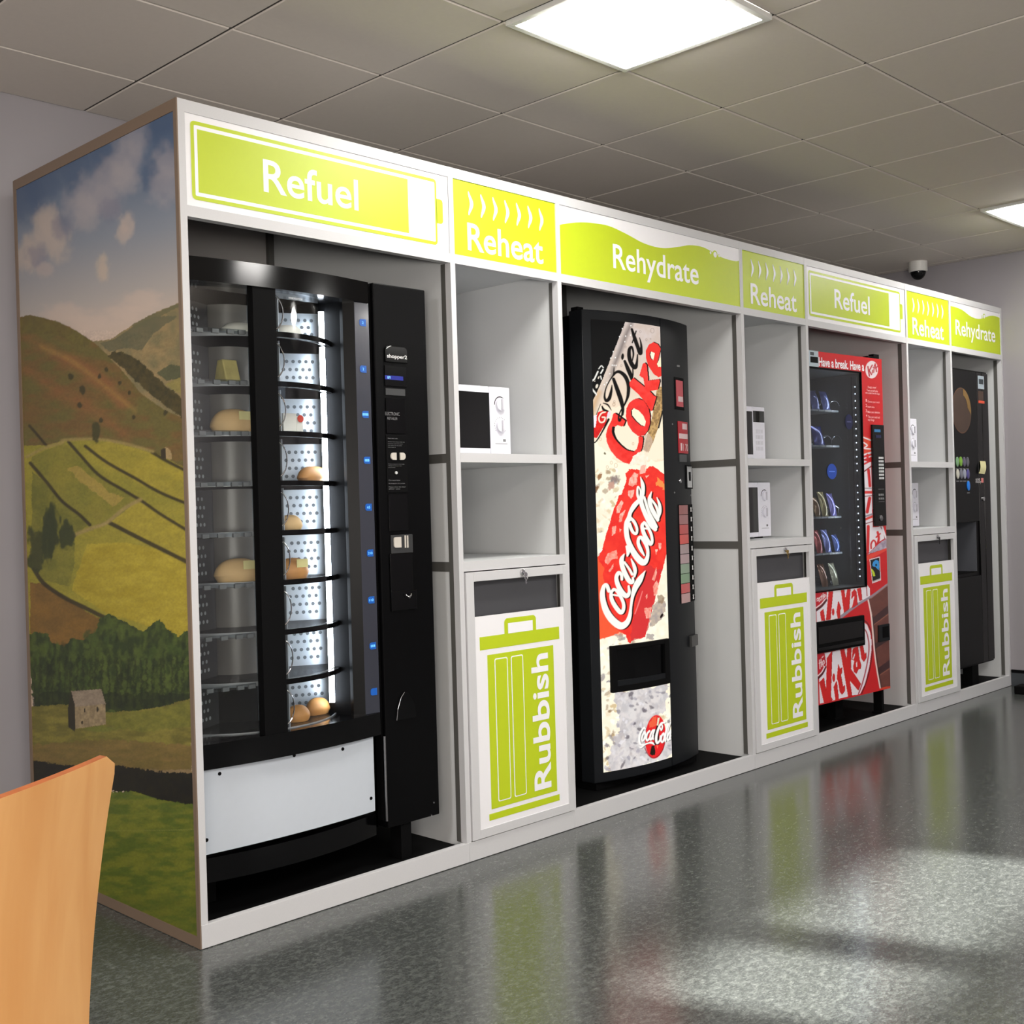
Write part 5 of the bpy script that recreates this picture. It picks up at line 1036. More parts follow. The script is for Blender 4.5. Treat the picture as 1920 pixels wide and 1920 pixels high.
# lower wrapper
A.fill(k7_([(1168, 960), (1290, 1040), (1370, 1250), (1395, 1540), (1170, 1540)]), WH)
A.fill(k8([(120, 340), (1180, 130), (1180, -20), (1400, -20), (1395, 250), (1340, 650), (1240, 1050), (1120, 1300), (940, 1330), (160, 1530)]), WH)
A.stroke(k7_([(1170, 1090), (1270, 1210), (1320, 1400), (1335, 1540)])+k8([(1325, 350), (1260, 720), (1170, 1060), (1085, 1290)]), 1.1, (176, 44, 62))
A.stroke(k7_([(1170, 900), (1300, 1010), (1400, 1240), (1420, 1500)])+k8([(1405, 380), (1340, 760), (1240, 1090), (1160, 1290)]), 0.9, (84, 12, 18))
A.stroke(k7_([(1320, 450), (1390, 850), (1440, 1400)])+k8([(1480, 400), (1540, 800), (1605, 1150)]), 1.2, (240, 214, 210))
red(k8, [(150, 1020), (250, 900), (310, 1230), (330, 430), (450, 270), (420, 1350), (470, 1440), (260, 1510)], [(490, 1130), (560, 980), (610, 1425), (540, 1445)], [(570, 930), (600, 580), (640, 690), (690, 660), (690, 770), (660, 830), (712, 1120), (755, 1080), (750, 1230), (690, 1310), (640, 1250), (600, 1000)],
    [(650, 235), (740, 215), (800, 490), (820, 205), (910, 185), (900, 690), (1140, 1050), (1080, 1210), (870, 960), (930, 1335), (840, 1360)], [(930, 470), (950, 220), (1000, 175), (1070, 165), (1110, 480), (1150, 600), (1130, 690), (1080, 700), (1030, 810), (980, 770), (960, 640), (990, 500)], [(1120, 150), (1190, 130), (1230, 340), (1270, 300), (1270, 430), (1210, 520), (1160, 450)])
A.fill(k8([(1020, 560), (1050, 520), (1050, 640), (1030, 650)]), WH); A.fill(k8([(940, 440), (1000, 310), (1005, 360), (960, 480)]), WH); p = k8([(490, 905)])[0]; A.blob(p[0], p[1], 2.6, 8, RD, 1, 0, 0.1)
A.fill(k8([(100, 350), (270, 310), (310, 560), (270, 760), (100, 960)]), (196, 30, 44)); A.stroke(k8([(110, 920), (210, 810), (290, 650)]), 2.2, (86, 14, 26)); A.stroke(k8([(110, 860), (200, 770), (270, 640)]), 1.0, (250, 226, 230))
for pts in ([(150, 480), (160, 690)], [(185, 460), (195, 640)], [(140, 560), (200, 530)], [(215, 590), (262, 560), (250, 490), (220, 540), (240, 630)], [(210, 420), (240, 390)]): A.stroke(k8(pts), 0.8, (246, 224, 228))
# openings
ct = V[F].mean(1); keep = ~((ct[:, 0] > wx0) & (ct[:, 0] < wx1) & (ct[:, 2] > wz0) & (ct[:, 2] < wz1))
KPRINT = print_mat('snack_print', rough=0.35)
print_mesh('front_print', V, F[keep], np.clip(A.c*0.95, 0, 0.9), SM, KPRINT, 'red front print with wrappers and chocolate fingers')
# slogan and small print
a0, a1, a2 = kp(*k2([(258, 335)])[0]), kp(*k2([(885, 412)])[0]), kp(*k2([(258, 252)])[0])
b = MB(); b.text('Have a break. Have a', LETTER, a0[0], a1[0], (a0[2]+a1[2])/2, (a0[2]+a1[2])/2+(a2[2]-a0[2])*1.45, -0.0015, bold=0.026, fn=KY, ref='H'); b.build('slogan', SM)
b = MB(); LPK = mat('pale_pink_ink', (236, 190, 192), rough=0.5)
for s_, x0, y0, x1, y1 in (('Hungry now?', 935, 645, 1050, 615), ('Treat yourself today', 920, 690, 1075, 662), ('with a snack from this range', 900, 722, 1098, 698), ('1', 906, 835, 922, 798), ('Choose your snack', 932, 845, 1098, 818), ('2', 906, 908, 922, 868), ('Insert coins', 932, 918, 1026, 890), ('3', 906, 980, 922, 938), ('Make your selection', 932, 990, 1100, 960), ('4', 910, 1045, 926, 1010), ('Take your snack and', 938, 1058, 1100, 1028), ('any change', 938, 1098, 1024, 1070)):
    p, q = kp(*k2([(x0, y0)])[0]), kp(*k2([(x1, y1)])[0]); zb_ = p[2]; zt_ = kp(*k2([(x0, y1)])[0])[2]
    b.text(s_, LPK, p[0], q[0], zb_, max(zt_, zb_+0.008), -0.0015, bold=0.012, fn=KY, ref='H' if len(s_) > 1 else '1')
b.build('small_print', SM)
# corner sticker
def kq(z, x0, y0, x1, y1):
    a, c, d, e = [kp(*t) for t in z([(x0, (y0+y1)/2), (x1, (y0+y1)/2), ((x0+x1)/2, y0), ((x0+x1)/2, y1)])]; return min(a[0], c[0]), max(a[0], c[0]), min(d[2], e[2]), max(d[2], e[2])
STK = mat('pale_blue_sticker', (176, 190, 200), rough=0.4)
r = kq(k2, 118, 130, 250, 352); b = MB(); krect(b, r[0], r[1], r[2], r[3], -0.0025, -0.0006, STK); s_ = b.build('corner_sticker', SM, label='pale blue and black sticker')
b = MB(); krect(b, r[0]+0.012, r[1]-0.006, r[2]+0.02, r[2]+0.62*(r[3]-r[2]), -0.0031, -0.0026, BLACKM); krect(b, r[0]+0.012, r[0]+0.045, r[2]+0.70*(r[3]-r[2]), r[3]-0.008, -0.0031, -0.0026, mat('dark_slate', (52, 60, 66))); b.build('sticker_print', s_)
# payment strip
r = kq(k2, 975, 1160, 1128, 1160+1410); b = MB(); c0, c1 = kp(1632.3, 797), kp(1655.5, 797); c2, c3 = kp(1637, 987), kp(1657, 985)
px0, px1, pz1, pz0 = (c0[0]+c2[0])/2, (c1[0]+c3[0])/2, (c0[2]+c1[2])/2, (c2[2]+c3[2])/2
krect(b, px0, px1, pz0, pz1, -0.012, 0.003, BLACKG); PP = b.build('payment_panel', SM, bevel=0.002); H = pz1-pz0; W_ = px1-px0
pr = lambda b, u0, u1, v0, v1, m, d=-0.0135: krect(b, px0+W_*u0, px0+W_*u1, pz1-H*v1, pz1-H*v0, d, -0.0118, m)
b = MB(); pr(b, 0.14, 0.66, 0.045, 0.072, mat('cyan_screen', (40, 90, 130), emit=(60, 130, 180), estr=0.35)); b.build('display', PP)
b = MB(); pr(b, 0.25, 0.7, 0.10, 0.13, mat('navy_badge', (20, 26, 70), rough=0.4)); b.build('badge', PP)
KEYM = mat('pale_key', (196, 198, 200), rough=0.4)
for rr in range(7):
    for cc in range(3):
        b = MB(); u0 = 0.44+0.145*cc; v0 = 0.317+0.0335*rr; pr(b, u0, u0+0.11, v0, v0+0.021, KEYM, -0.0150); b.build('key_button', PP)
b = MB()
for rr in range(2):
    for cc in range(3): pr(b, 0.36+0.16*cc, 0.36+0.16*cc+0.11, 0.682+0.038*rr, 0.682+0.038*rr+0.02, INKG)
for v in (0.635, 0.735, 0.76): pr(b, 0.36, 0.84, v, v+0.003, INKG)
b.build('instructions', PP)
c = kx((px0+W_*0.50, -0.012, pz1-H*0.925)); MB().lathe(c, [(0.016, 0), (0.016, -0.004), (0.010, -0.008), (0, -0.008)], STEEL, 18, 'y').build('coin_slot', PP, smooth=True)
# delivery flap, coin return, legs, hinge
a = [kp(*t) for t in k4([(213, 548), (745, 470), (750, 830), (230, 920)])]
fx0, fx1, fz1, fz0 = max(KXL+0.005, (a[0][0]+a[3][0])/2-0.05), (a[1][0]+a[2][0])/2, (a[0][2]+a[1][2])/2, (a[2][2]+a[3][2])/2
b = MB(); krect(b, fx0, fx1, fz0, fz1, -0.016, 0.003, BLACKM); DF = b.build('delivery_flap', SM, bevel=0.003); b = MB(); krect(b, fx0+0.02, fx1-0.02, fz0+0.045, fz1-0.025, -0.019, -0.0155, BLACKG); krect(b, fx0+0.01, fx1-0.01, fz0+0.012, fz0+0.03, -0.022, -0.0155, BLACKG); b.build('flap_door', DF, bevel=0.002)
a = [kp(*t) for t in k4([(930, 590), (1060, 570), (1068, 770), (935, 790)])]; b = MB(); krect(b, a[0][0], min(a[1][0], KXR-0.002), (a[2][2]+a[3][2])/2, (a[0][2]+a[1][2])/2, -0.008, 0.003, CHAR); CR_ = b.build('coin_return', SM, bevel=0.002)
a = [kp(*t) for t in k4([(975, 610), (1045, 605), (1048, 730), (980, 735)])]; b = MB(); krect(b, a[0][0], a[1][0], a[2][2], a[0][2], -0.0095, -0.0075, BLACKM); b.build('return_opening', CR_)
for x, d, wd in ((4.165, 0.008, 0.022), (3.86, 0.10, 0.07), (4.13, 0.66, 0.05), (3.46, 0.66, 0.05)):
    b = MB(); krect(b, x, x+wd, 0.0525, kB, d, d+0.05, BLACKM); krect(b, x-0.01, x+wd+0.01, 0.0525, 0.062, d-0.004, d+0.054, BLACKM); b.build('leg', SM)
b = MB(); krect(b, KXL+0.02, KXR-0.02, kB-0.012, kB, 0.05, 0.7, BLACKM); b.build('under_tray', SM)
b = MB(); krect(b, 4.12, 4.225, kT, kT+0.012, 0.01, 0.04, BLACKM); krect(b, 4.18, 4.235, kT, kT+0.026, 0.01, 0.04, BLACKM); b.build('hinge', SM)
# light beads down the right of the window
LED = mat('light_bead', (250, 250, 255), emit=(240, 244, 255), estr=2.2)
b = MB(); krect(b, wx1-0.045, wx1-0.004, wz0+0.02, wz1-0.02, 0.024, 0.030, mat('led_carrier', (30, 36, 40), rough=0.4)); LS = b.build('led_strip', SM)
ly = [640+v/7.383 for v in (630, 728, 825, 920, 1018, 1112, 1210, 1306, 1404, 1500, 1597, 1693, 1790)]+[880+v/7.383 for v in (225, 322, 418, 514, 610, 706, 802, 900, 996, 1094, 1190, 1288, 1384, 1480)]
for y in ly:
    c = at_fn(1603+(y-725)/(1080-725)*9.5, y, lambda t: KY(t)+0.021); MB().lathe(c, [(0.0001, -0.003), (0.003, -0.002), (0.0042, 0.0), (0.003, 0.002)], LED, 10, 'y').build('led', LS, smooth=True)
_l = area_lamp('snack_machine_led_light', kx((wx1-0.05, 0.05, (wz0+wz1)/2)), 0.02, 1.0, 1.5, (PI/2, 0, 0), (0.9, 0.95, 1.0)); _l.rotation_euler = Vector((-1, 0.9, 0)).to_track_quat('-Z', 'Y').to_euler(); _l.parent = SM; _l.location = Vector(kx((wx1-0.05, 0.05, (wz0+wz1)/2)))-SM.location
# trays with wire coils and the snacks on them
SHZ = []
for y in (769, 835, 968, 1036, 1104):
    z = at_fn(1560, y, lambda t: KY(t)+0.10)[2]; SHZ.append(z)
    b = MB(); krect(b, wx0+0.005, wx1-0.06, z-0.010, z, 0.10, 0.46, mat('tray_steel', (84, 90, 94), rough=0.4)); ts = b.build('snack_tray', SM)
    b = MB()
    for k in range(8): x = wx0+0.03+k*0.06; krect(b, x, x+0.022, z-0.009, z-0.001, 0.0985, 0.1, mat('price_tag', (90, 98, 110), rough=0.4))
    b.build('price_tag_strip', ts)
WIRE = mat('coil_wire', (170, 176, 184), rough=0.25, metal=0.9)
def coil(x, z, r=0.032, turns=5, d0=0.12, d1=0.42):
    pts = [kx((x+r*math.cos(t*2*PI*turns), d0+(d1-d0)*t, z+r+0.003+r*math.sin(t*2*PI*turns))) for t in np.linspace(0, 1, turns*12)]
    return MB().tube(pts, 0.0016, WIRE, 5)
def kpx(px, d, y=900): return at_fn(px, y, lambda t: KY(t)+d)[0]
for px, s in ((1528, 0), (1546, 0), (1530, 1), (1549, 1), (1566, 1), (1528, 2), (1541, 2), (1558, 2), (1535, 3), (1550, 3), (1565, 3), (1540, 4), (1560, 4)): coil(kpx(px, 0.2), SHZ[s], 0.026).build('wire_coil', SM, smooth=True)
def packet(x, d, z, wd, h, rgb, label, tilt=0.25, rough=0.22):
    V = []; F_ = []; n = 9; mm = 9
    for side in (-1, 1):
        for i in range(n):
            for j in range(mm):
                u, v = i/(n-1)*2-1, j/(mm-1); th = 0.018*(1-abs(u)**2.5)*math.sin(PI*v)**0.6*side if 0 < j < mm-1 else 0.0006*side
                V.append(kx((x+wd/2*u*(1-0.06*math.sin(PI*v)), d+th+tilt*h*v, z+0.001+h*v)))
    for s in (0, 1):
        for i in range(n-1):
            for j in range(mm-1):
                q = [s*n*mm+i*mm+j, s*n*mm+(i+1)*mm+j, s*n*mm+(i+1)*mm+j+1, s*n*mm+i*mm+j+1]; F_.append(tuple(q if s == 0 else q[::-1]))
    b = MB().raw(V, F_, mat('foil_%d_%d_%d' % rgb, rgb, rough=rough, metal=0.35, noise=0.25, nscale=60))
    thing_mesh(b, 'snack_packet', label, 'snack packet', 'packets in the snack machine', smooth=True, origin=kx((x, d, z)))
for x, d, s, wd, h, c, l in ((1533, 0.115, 0, 0.075, 0.10, (86, 96, 150), 'blue grey packet on the top tray of the red snack machine, left of two'), (1553, 0.115, 0, 0.07, 0.10, (96, 108, 168), 'blue grey packet on the top tray of the red snack machine, right of two'),
                             (1538, 0.115, 1, 0.10, 0.10, (24, 36, 110), 'dark navy packet on the second tray of the red snack machine'),
                             (1531, 0.115, 2, 0.05, 0.10, (120, 92, 64), 'brown packet on the third tray, leftmost behind the window edge'), (1545, 0.115, 2, 0.055, 0.13, (140, 130, 90), 'olive grey packet on the third tray, behind the snack machine window'), (1561, 0.115, 2, 0.055, 0.12, (112, 108, 170), 'violet packet on the third tray of the red snack machine'),
                             (1533, 0.115, 3, 0.055, 0.12, (150, 60, 60), 'reddish packet on the fourth tray of the red snack machine'), (1549, 0.115, 3, 0.055, 0.12, (110, 120, 180), 'pale blue packet on the fourth tray of the red snack machine'), (1566, 0.115, 3, 0.05, 0.09, (70, 90, 150), 'small blue packet on the fourth tray, rightmost of its row'),
                             (1542, 0.115, 4, 0.06, 0.13, (120, 82, 62), 'brown packet on the lowest tray of the red snack machine'), (1562, 0.115, 4, 0.055, 0.13, (150, 150, 130), 'grey packet on the lowest tray of the red snack machine')):
    packet(kpx(x, d), d, SHZ[s], wd, h, c, l)
for px, py, rx, ry, col in ((1560, 884, 0.045, 0.040, (36, 74, 170)), (1592, 791, 0.036, 0.040, (20, 26, 66))):
    c = at_fn(px, py, lambda t: KY(t)+0.001); b = MB(); b.face([kx((c[0]+rx*math.cos(a), 0.0012, c[2]+ry*math.sin(a))) for a in np.linspace(0, 2*PI, 25)[:-1]], mat('blue_sticker_%d' % px, col, rough=0.4))
    b.face([kx((c[0]+x, 0.0008, c[2]+z)) for x, z in ((-rx*0.6, -0.003), (rx*0.6, -0.003), (rx*0.6, 0.003), (-rx*0.6, 0.003))], mat('blue_sticker_line_%d' % px, tuple(min(255, k+60) for k in col), rough=0.5)); b.build('window_sticker', SM, label='round blue sticker')
BOTM = mat('dark_bottle', (22, 30, 30), rough=0.08, coat=0.6)
for k, (x, h) in enumerate([(kpx(1577, 0.15), 0.20), (kpx(1588, 0.15), 0.215), (kpx(1598, 0.15), 0.215)]):
    c = kx((x, 0.15, SHZ[2])); b = MB(); s = h/0.2
    b.lathe((c[0], c[1], c[2]+0.0005), [(0.024, 0), (0.027, 0.006), (0.027, 0.06*s), (0.022, 0.08*s), (0.027, 0.10*s), (0.027, 0.12*s), (0.012, 0.165*s), (0.011, 0.19*s), (0.013, 0.19*s), (0.013, 0.205*s), (0, 0.205*s)], BOTM, 18)
    b.lathe((c[0], c[1], c[2]+0.0005), [(0.0275, 0.012), (0.0275, 0.05*s)], mat('bottle_label', (150, 158, 156), rough=0.3), 18)
    thing_mesh(b, 'drink_bottle', ['dark bottle on the third tray of the snack machine, left of the three bottles', 'dark bottle on the third tray of the snack machine, middle of the three bottles', 'dark bottle on the third tray of the snack machine, right of the three bottles'][k], 'bottle', 'bottles in the snack machine', smooth=True)

# ================================================================== black coffee machine in the last bay
HM = root('coffee_machine', 'black coffee machine with drink buttons and a dim brown cup picture', 'vending machine', (5.37, 0.5, 0.052))
q6, q7 = zm(1680, 660, 5.333), zm(1680, 980, 5.333); HY = 0.052
hp = lambda x, y: at(x, y, HY)
hx1 = (hp(*q6([(888, 205)])[0])[0]+hp(*q7([(993, 1370)])[0])[0])/2; hz1 = hp(*q6([(888, 205)])[0])[2]; hz0 = hp(*q7([(993, 1370)])[0])[2]; hx0 = 5.058
r0, r1 = hp(*q7([(805, 20)])[0]), hp(*q7([(808, 495)])[0]); rx1 = (r0[0]+r1[0])/2; rz1 = hp(*q6([(750, 1700)])[0])[2]; rz0 = r1[2]; rx0 = 5.10
b = MB(); b.box(hx0, hx1, 0.30, 0.80, hz0, hz1, BLACK); b.box(hx0, hx1, HY+0.001, 0.30, rz1, hz1, BLACK); b.box(hx0, hx1, HY+0.001, 0.30, hz0, rz0, BLACK); b.box(hx0, rx0, HY+0.001, 0.30, rz0, rz1, BLACK); b.box(rx1, hx1, HY+0.001, 0.30, rz0, rz1, BLACK); b.build('cabinet', HM)
FACE = mat('charcoal_face', (15, 16, 17), spec=0.12, rough=0.3)
cx_ = hp(*q6([(790, 240)])[0])[0]
for (x0, x1, z0, z1, n) in ((hx0+0.002, cx_-0.004, rz1+0.004, hz1-0.012, 'menu_panel'), (hx0+0.002, cx_-0.004, hz0+0.01, rz0-0.02, 'lower_door'), (cx_, cx_+(hx1-cx_)*0.42, hz0+0.01, hz1-0.01, 'side_strip'), (cx_+(hx1-cx_)*0.46, hx1-0.002, hz0+0.01, hz1-0.01, 'side_strip')):
    o = MB().box(x0, x1, HY-0.008, HY+0.001, z0, z1, FACE if n != 'side_strip' else BLACKG).build(n, HM, bevel=0.002)
    if n == 'menu_panel': MP = o
Y2 = HY-0.0085
hq = lambda z, x0, y0, x1, y1: (at(*z([(x0, (y0+y1)/2)])[0], Y2)[0], at(*z([(x1, (y0+y1)/2)])[0], Y2)[0], at(*z([((x0+x1)/2, y1)])[0], Y2)[2], at(*z([((x0+x1)/2, y0)])[0], Y2)[2])
c = at(*q6([(655, 585)])[0], Y2); e0 = at(*q6([(655, 375)])[0], Y2); e1 = at(*q6([(758, 585)])[0], Y2); rr = (e0[2]-c[2]+e1[0]-c[0])/2
b = MB(); b.lathe(c, [(rr, 0.0), (rr, -0.0006), (rr-0.006, -0.0008)], mat('brown_ring', (96, 66, 44), rough=0.4), 40, 'y'); b.lathe((c[0], c[1]-0.0009, c[2]), [(rr-0.006, 0), (rr-0.0061, -0.0002)], mat('coffee_print', (62, 44, 32), rough=0.35, noise=0.5, nscale=7), 40, 'y')
b.prism_y([(c[0]+(rr-0.004)*math.cos(a), c[2]+(rr-0.004)*math.sin(a)) for a in np.linspace(-0.15, 1.35, 14)]+[(c[0]+0.62*rr*math.cos(a), c[2]+0.55*rr*math.sin(a)+0.02) for a in np.linspace(1.25, 0.0, 10)], c[1]-0.0016, c[1]-0.0011, mat('gold_print', (126, 96, 44), rough=0.35, noise=0.3, nscale=9))
b.build('cup_picture', MP, label='round brown cup picture')
for k, (x, y, col) in enumerate([(610, 1098, (120, 160, 120)), (645, 1095, (120, 170, 60)), (679, 1098, (92, 88, 108)), (712, 1098, (86, 86, 98)), (615, 1220, (190, 188, 176)), (650, 1220, (110, 112, 124)), (684, 1220, (150, 154, 170)), (717, 1220, (84, 80, 140)), (722, 1338, (30, 120, 220))]):
    p = at(*q6([(x, y)])[0], Y2); b = MB(); b.lathe(p, [(0.0235, 0), (0.0235, -0.004), (0.019, -0.006), (0, -0.006)], mat('button_%d' % k, col, rough=0.3), 18, 'y', sc=(0.85, 1.25)); bt = b.build('drink_button', MP, smooth=True)
    b = MB(); b.box(p[0]-0.018, p[0]+0.018, Y2-0.0005, Y2+0.0004, p[2]-0.046, p[2]-0.040, INKG); b.build('button_label', bt)
r = hq(q6, 818, 240, 878, 370); b = MB(); b.box(r[0], r[1], Y2-0.001, Y2, r[2], r[3], STK); s_ = b.build('corner_sticker', HM, label='pale blue sticker'); MB().box(r[0]+0.012, r[1]-0.012, Y2-0.0016, Y2-0.001, r[2]+0.03, r[3]-0.02, mat('dark_slate')).build('sticker_print', s_)
r = hq(q6, 822, 392, 872, 482); MB().box(r[0], r[1], Y2-0.001, Y2, r[2], r[3], mat('brown_sticker', (74, 56, 46), rough=0.5)).build('brown_sticker', HM)
r = hq(q6, 824, 488, 882, 514); MB().box(r[0], r[1], Y2-0.002, Y2, r[2], r[3], mat('orange_strip', (226, 84, 52), rough=0.4)).build('orange_strip', HM, label='orange strip')
b = MB(); r = hq(q6, 796, 1264, 850, 1310); b.text('use', INKW, r[0], r[0]+0.8*(r[1]-r[0]), r[2]+0.55*(r[3]-r[2]), r[3], Y2-0.001, ref='u'); b.text('money', INKW, r[0], r[1], r[2], r[2]+0.4*(r[3]-r[2]), Y2-0.001, ref='m'); b.build('lettering', HM)
r = hq(q6, 852, 1260, 874, 1306); MB().box(r[0], r[1], Y2-0.001, Y2, r[2], r[3], mat('pink_sticker', (206, 120, 116), rough=0.5)).build('pink_sticker', HM)
c = at(*q6([(872, 1468)])[0], Y2); MB().lathe((c[0], Y2, c[2]), [(0.013, 0), (0.013, -0.006), (0.009, -0.008), (0, -0.008)], CHROME, 16, 'y').build('lock', HM, smooth=True)
b = MB(); b.box(rx0, rx1, HY+0.12, HY+0.125, rz0, rz1, BLACKM); b.box(rx1-0.004, rx1-0.0005, HY, HY+0.12, rz0, rz1, mat('grey_recess_side', (84, 86, 92), rough=0.35)); b.box(rx0, rx1, HY, HY+0.12, rz0, rz0+0.006, BLACKM); b.build('cup_recess', HM)
for x, y in ((5.385, 0.055), (5.09, 0.055), (5.60, 0.7), (5.10, 0.7)): MB().box(x-0.045, x+0.045, y, y+0.06, 0.0525, hz0, BLACKM).build('leg', HM)
# paper note stuck on it
nq = [at(x, y, HY-0.014) for x, y in q6([(845, 1090), (900, 1092), (880, 1222), (822, 1215)])]
b = MB(); n = 6; V_ = []; F_ = []
for i in range(n+1):
    t = i/n
    for j in (0, 1):
        a = nq[0]*(1-t)+nq[3]*t if j == 0 else nq[1]*(1-t)+nq[2]*t
        V_.append((a[0], a[1]+0.004-0.012*math.sin(PI*t*0.8), a[2]))
m0 = len(V_); V_ += [(x, y+0.0006, z) for x, y, z in V_[:m0]]
for i in range(n): F_ += [(2*i, 2*i+2, 2*i+3, 2*i+1), (m0+2*i, m0+2*i+1, m0+2*i+3, m0+2*i+2)]
thing_mesh(b.raw(V_, F_, mat('note_paper', (214, 210, 160), rough=0.7)), 'paper_note', 'pale yellow paper note stuck on the black coffee machine', 'note', smooth=True)

# ================================================================== microwave ovens on the shelves
def microwave(x0, z, label, style=0, w_=0.405, h=0.262, y=0.165):
    r_ = root('microwave_oven', label, 'microwave', (x0+w_/2, y+0.15, z), 'white microwaves on the shelves')
    MB().box(x0, x0+w_, y+0.012, y+0.30, z+0.008, z+h, APPL).build('body', r_, bevel=0.006)
    b = MB()
    for fx in (x0+0.03, x0+w_-0.06):
        for fy in (y+0.03, y+0.25): b.box(fx, fx+0.03, fy, fy+0.03, z+0.0005, z+0.009, BLACKM)
    b.build('foot', r_)
    dx = x0+w_*0.735
    b = MB(); b.box(x0, dx-0.001, y, y+0.012, z+0.008, z+h, APPL); D = b.build('door', r_, bevel=0.003)
    MB().box(x0+0.03, dx-0.003, y-0.0012, y+0.001, z+0.030, z+h-0.024, DARKGL).build('door_window', D, label='dark door window')
    b = MB(); b.box(dx+0.001, x0+w_, y-0.001, y+0.012, z+0.008, z+h, APPL); Pn = b.build('control_panel', r_, bevel=0.003)
    cx = (dx+x0+w_)/2; Y = y-0.001
    if style == 1:
        MB().box(dx+0.004, x0+w_-0.006, Y-0.001, Y, z+h-0.075, z+h-0.02, DARKGL).build('display', Pn)
        for i in range(4):
            for j in range(3): MB().box(cx-0.030+0.022*j, cx-0.014+0.022*j, Y-0.002, Y, z+0.05+0.028*i, z+0.068+0.028*i, mat('pale_key_pad', (214, 214, 222), rough=0.4)).build('key_pad', Pn)
        return
    for kk, zz in enumerate((z+h-0.066, z+h-0.146)):
        b = MB(); b.lathe((cx, Y, zz), [(0.025, 0), (0.024, -0.010), (0.0, -0.011)], APPL, 26, 'y'); kb = b.build('dial', Pn, smooth=True)
        b = MB(); b.box(cx-0.0035, cx+0.0035, Y-0.017, Y-0.010, zz-0.020, zz+0.020, mat('dial_grip', (205, 203, 212), rough=0.35)); b.build('dial_grip', kb, bevel=0.001)
        b = MB()
        if kk == 0:
            for a in np.linspace(0.2, PI-0.2, 12):
                a2 = a+0.25; b.flat([(cx+0.0275*math.cos(a), zz+0.0275*math.sin(a)), (cx+0.031*math.cos(a), zz+0.031*math.sin(a)), (cx+0.031*math.cos(a2), zz+0.031*math.sin(a2)), (cx+0.0275*math.cos(a2), zz+0.0275*math.sin(a2))], Y-0.0006, BLACKM)
        else:
            for a in np.linspace(-0.6, PI+0.6, 16): b.box(cx+0.031*math.cos(a)-0.0008, cx+0.031*math.cos(a)+0.0008, Y-0.0006, Y, zz+0.031*math.sin(a)-0.002, zz+0.031*math.sin(a)+0.002, INKG)
        b.build('dial_marks', Pn)
    b = MB(); b.box(cx-0.03, cx+0.034, Y-0.0006, Y, z+0.047, z+0.049, INKG); b.box(cx+0.012, cx+0.026, Y-0.0006, Y, z+0.056, z+0.066, INKG); b.build('panel_print', Pn)
S1, S2 = 1.4152, 1.0382
microwave(1.066, S1, 'white microwave with two dials on the shelf of the nearest Reheat bay')
microwave(2.850, S1, 'white microwave on the upper shelf of the middle Reheat bay, with a key pad', 1)
microwave(2.868, S2, 'white microwave with dials on the lower shelf of the middle Reheat bay', 0, 0.42, 0.272)
microwave(4.502, S1, 'white microwave on the upper shelf of the furthest Reheat bay')
microwave(4.502, S2, 'white microwave on the lower shelf of the furthest Reheat bay', 0, 0.405, 0.262)

# ================================================================== dome camera on the ceiling
d0 = CAM+ray(1721, 491)*((HC-CAM[2])/ray(1721, 491)[2]); s0 = float((d0-CAM) @ FWD)/FPX
CMR = root('dome_camera', 'white dome security camera with a black glass bowl on the ceiling by the end bay', 'camera', tuple(d0))
b = MB(); b.lathe((d0[0], d0[1], HC), [(17*s0, 0.0), (17*s0, -17*s0), (16*s0, -19*s0)], mat('camera_white', (214, 212, 208), rough=0.45), 32); b.build('housing', CMR, smooth=True)
b = MB(); b.lathe((d0[0], d0[1], HC-18*s0), [(14.0*s0*math.cos(a), -16*s0*math.sin(a)) for a in np.linspace(0, PI/2-0.02, 10)], BLACKG, 28); b.build('dome', CMR, smooth=True)

# ================================================================== small black block by the far wall
p = CAM+ray(1914, 1301)*(-CAM[2]/ray(1914, 1301)[2])
b = MB(); b.box(p[0]-0.03, p[0]+0.09, p[1]-0.06, p[1]+0.03, 0.0005, 0.05, BLACKM)
thing_mesh(b, 'door_stop', 'small black rubber block on the floor by the far grey wall', 'door stop', bevel=0.006)

# ================================================================== plywood chair at the lower left
PLY = bpy.data.materials.new('honey_plywood'); PLY.use_nodes = True; nt = PLY.node_tree; pb = nt.nodes['Principled BSDF']
tc = nt.nodes.new('ShaderNodeTexCoord'); mp = nt.nodes.new('ShaderNodeMapping'); mp.inputs['Scale'].default_value = (9, 9, 1.2); nz = nt.nodes.new('ShaderNodeTexNoise'); nz.inputs['Scale'].default_value = 1.6; nz.inputs['Detail'].default_value = 6; nz.inputs['Distortion'].default_value = 0.6
rp = nt.nodes.new('ShaderNodeValToRGB'); rp.color_ramp.elements[0].position = 0.32; rp.color_ramp.elements[0].color = (*s2l((194, 138, 80)), 1); rp.color_ramp.elements[1].position = 0.72; rp.color_ramp.elements[1].color = (*s2l((210, 160, 102)), 1)
nt.links.new(tc.outputs['Object'], mp.inputs[0]); nt.links.new(mp.outputs[0], nz.inputs['Vector']); nt.links.new(nz.outputs[0], rp.inputs[0]); nt.links.new(rp.outputs[0], pb.inputs['Base Color']); pb.inputs['Roughness'].default_value = 0.38
EDGEP = mat('plywood_edge', (160, 88, 44), rough=0.55, noise=0.3, nscale=80)
YC = -1.34; tr = at(222, 1410, YC); br = at(160, 1920, YC)
ax = np.array([-0.86, -0.51, 0.0]); ax /= np.linalg.norm(ax); nb = np.array([-ax[1], ax[0], 0.0])*1.0    # ax: right-to-left as seen, nb: towards the seat side
if nb @ np.array([0, 1, 0]) < 0: nb = -nb
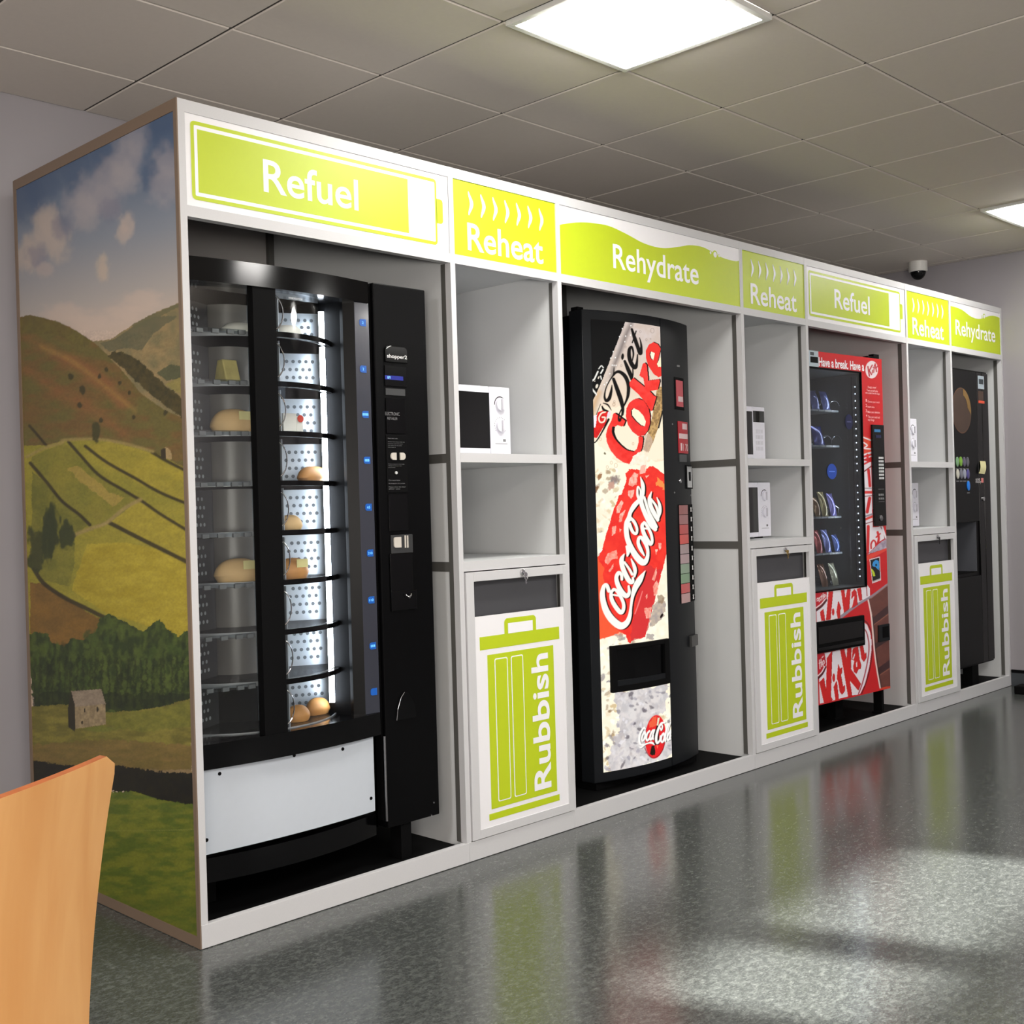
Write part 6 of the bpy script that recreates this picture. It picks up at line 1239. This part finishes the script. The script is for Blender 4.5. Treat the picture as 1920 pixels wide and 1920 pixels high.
TOPZ = tr[2]; hwT = 0.215; taper = (np.linalg.norm((br-tr)[:2]))/(tr[2]-br[2])
ctr = tr[:2]+ax[:2]*hwT
CH = root('plywood_chair', 'honey coloured plywood chair seen from behind at the lower left corner', 'chair', (ctr[0]+nb[0]*0.22, ctr[1]+nb[1]*0.22, 0))
def prof(t):                                 # side line of the shell: top of the back, down, round into the seat
    if t < 0.62: s = t/0.62; return (0.0+0.035*s*(1-s)+0.02*s, TOPZ-(TOPZ-0.50)*s)
    if t < 0.76: s = (t-0.62)/0.14; return (0.02+0.075*(1-math.cos(s*PI/2)), 0.50-0.06*math.sin(s*PI/2))
    s = (t-0.76)/0.24; return (0.095+0.33*s, 0.44+0.02*s-0.015*math.sin(PI*s))
nu, nv = 17, 40; TH = 0.011
def sheet(off):
    out = []
    for j in range(nv+1):
        t = j/nv; d, z = prof(t); d2, z2 = prof(min(1, t+0.01)); d1, z1 = prof(max(0, t-0.01)); tx, tz = d2-d1, z2-z1; L = math.hypot(tx, tz); nx, nz_ = -tz/L, tx/L
        hw = hwT-taper*(TOPZ-z) if t < 0.62 else hwT-taper*(TOPZ-0.5)+0.07*min(1, (t-0.62)/0.25)
        if t > 0.9: hw -= 0.05*((t-0.9)/0.1)**2
        if t < 0.05: hw -= 0.030*(1-math.sqrt(max(0, 1-(1-t/0.05)**2)))
        for i in range(nu):
            u = i/(nu-1)*2-1; bow = 0.010*(1-u*u)*(1 if t < 0.62 else max(0, 1-(t-0.62)/0.14))
            dd = d-bow+off*nx; zz = z+off*nz_
            out.append((ctr[0]+ax[0]*hw*u+nb[0]*dd, ctr[1]+ax[1]*hw*u+nb[1]*dd, zz))
    return out
A_, B_ = sheet(0), sheet(TH); N0 = len(A_); b = MB()
Fs = []; Fe = []
for j in range(nv):
    for i in range(nu-1):
        a = j*nu+i; Fs += [(a, a+1, a+nu+1, a+nu), (N0+a, N0+a+nu, N0+a+nu+1, N0+a+1)]
for i in range(nu-1): Fe += [(i, N0+i, N0+i+1, i+1), (nv*nu+i, nv*nu+i+1, N0+nv*nu+i+1, N0+nv*nu+i)]
for j in range(nv): Fe += [(j*nu, (j+1)*nu, N0+(j+1)*nu, N0+j*nu), (j*nu+nu-1, N0+j*nu+nu-1, N0+(j+1)*nu+nu-1, (j+1)*nu+nu-1)]
b.raw(A_+B_, Fs, PLY); n0 = 0; km = b.mi(EDGEP)
for f in Fe: b.f.append(f); b.m.append(km)
b.build('seat_shell', CH, smooth=True)
cw = lambda u, d, z: (ctr[0]+ax[0]*u+nb[0]*d, ctr[1]+ax[1]*u+nb[1]*d, z)
for u, d, du, dd in ((0.15, 0.14, 0.03, -0.06), (-0.15, 0.14, -0.03, -0.06), (0.15, 0.36, 0.03, 0.05), (-0.15, 0.36, -0.03, 0.05)):
    MB().tube([cw(u*0.6, d, 0.436), cw(u, d, 0.42), cw(u+du, d+dd, 0.001)], 0.011, CHROME, 10).build('leg', CH, smooth=True)
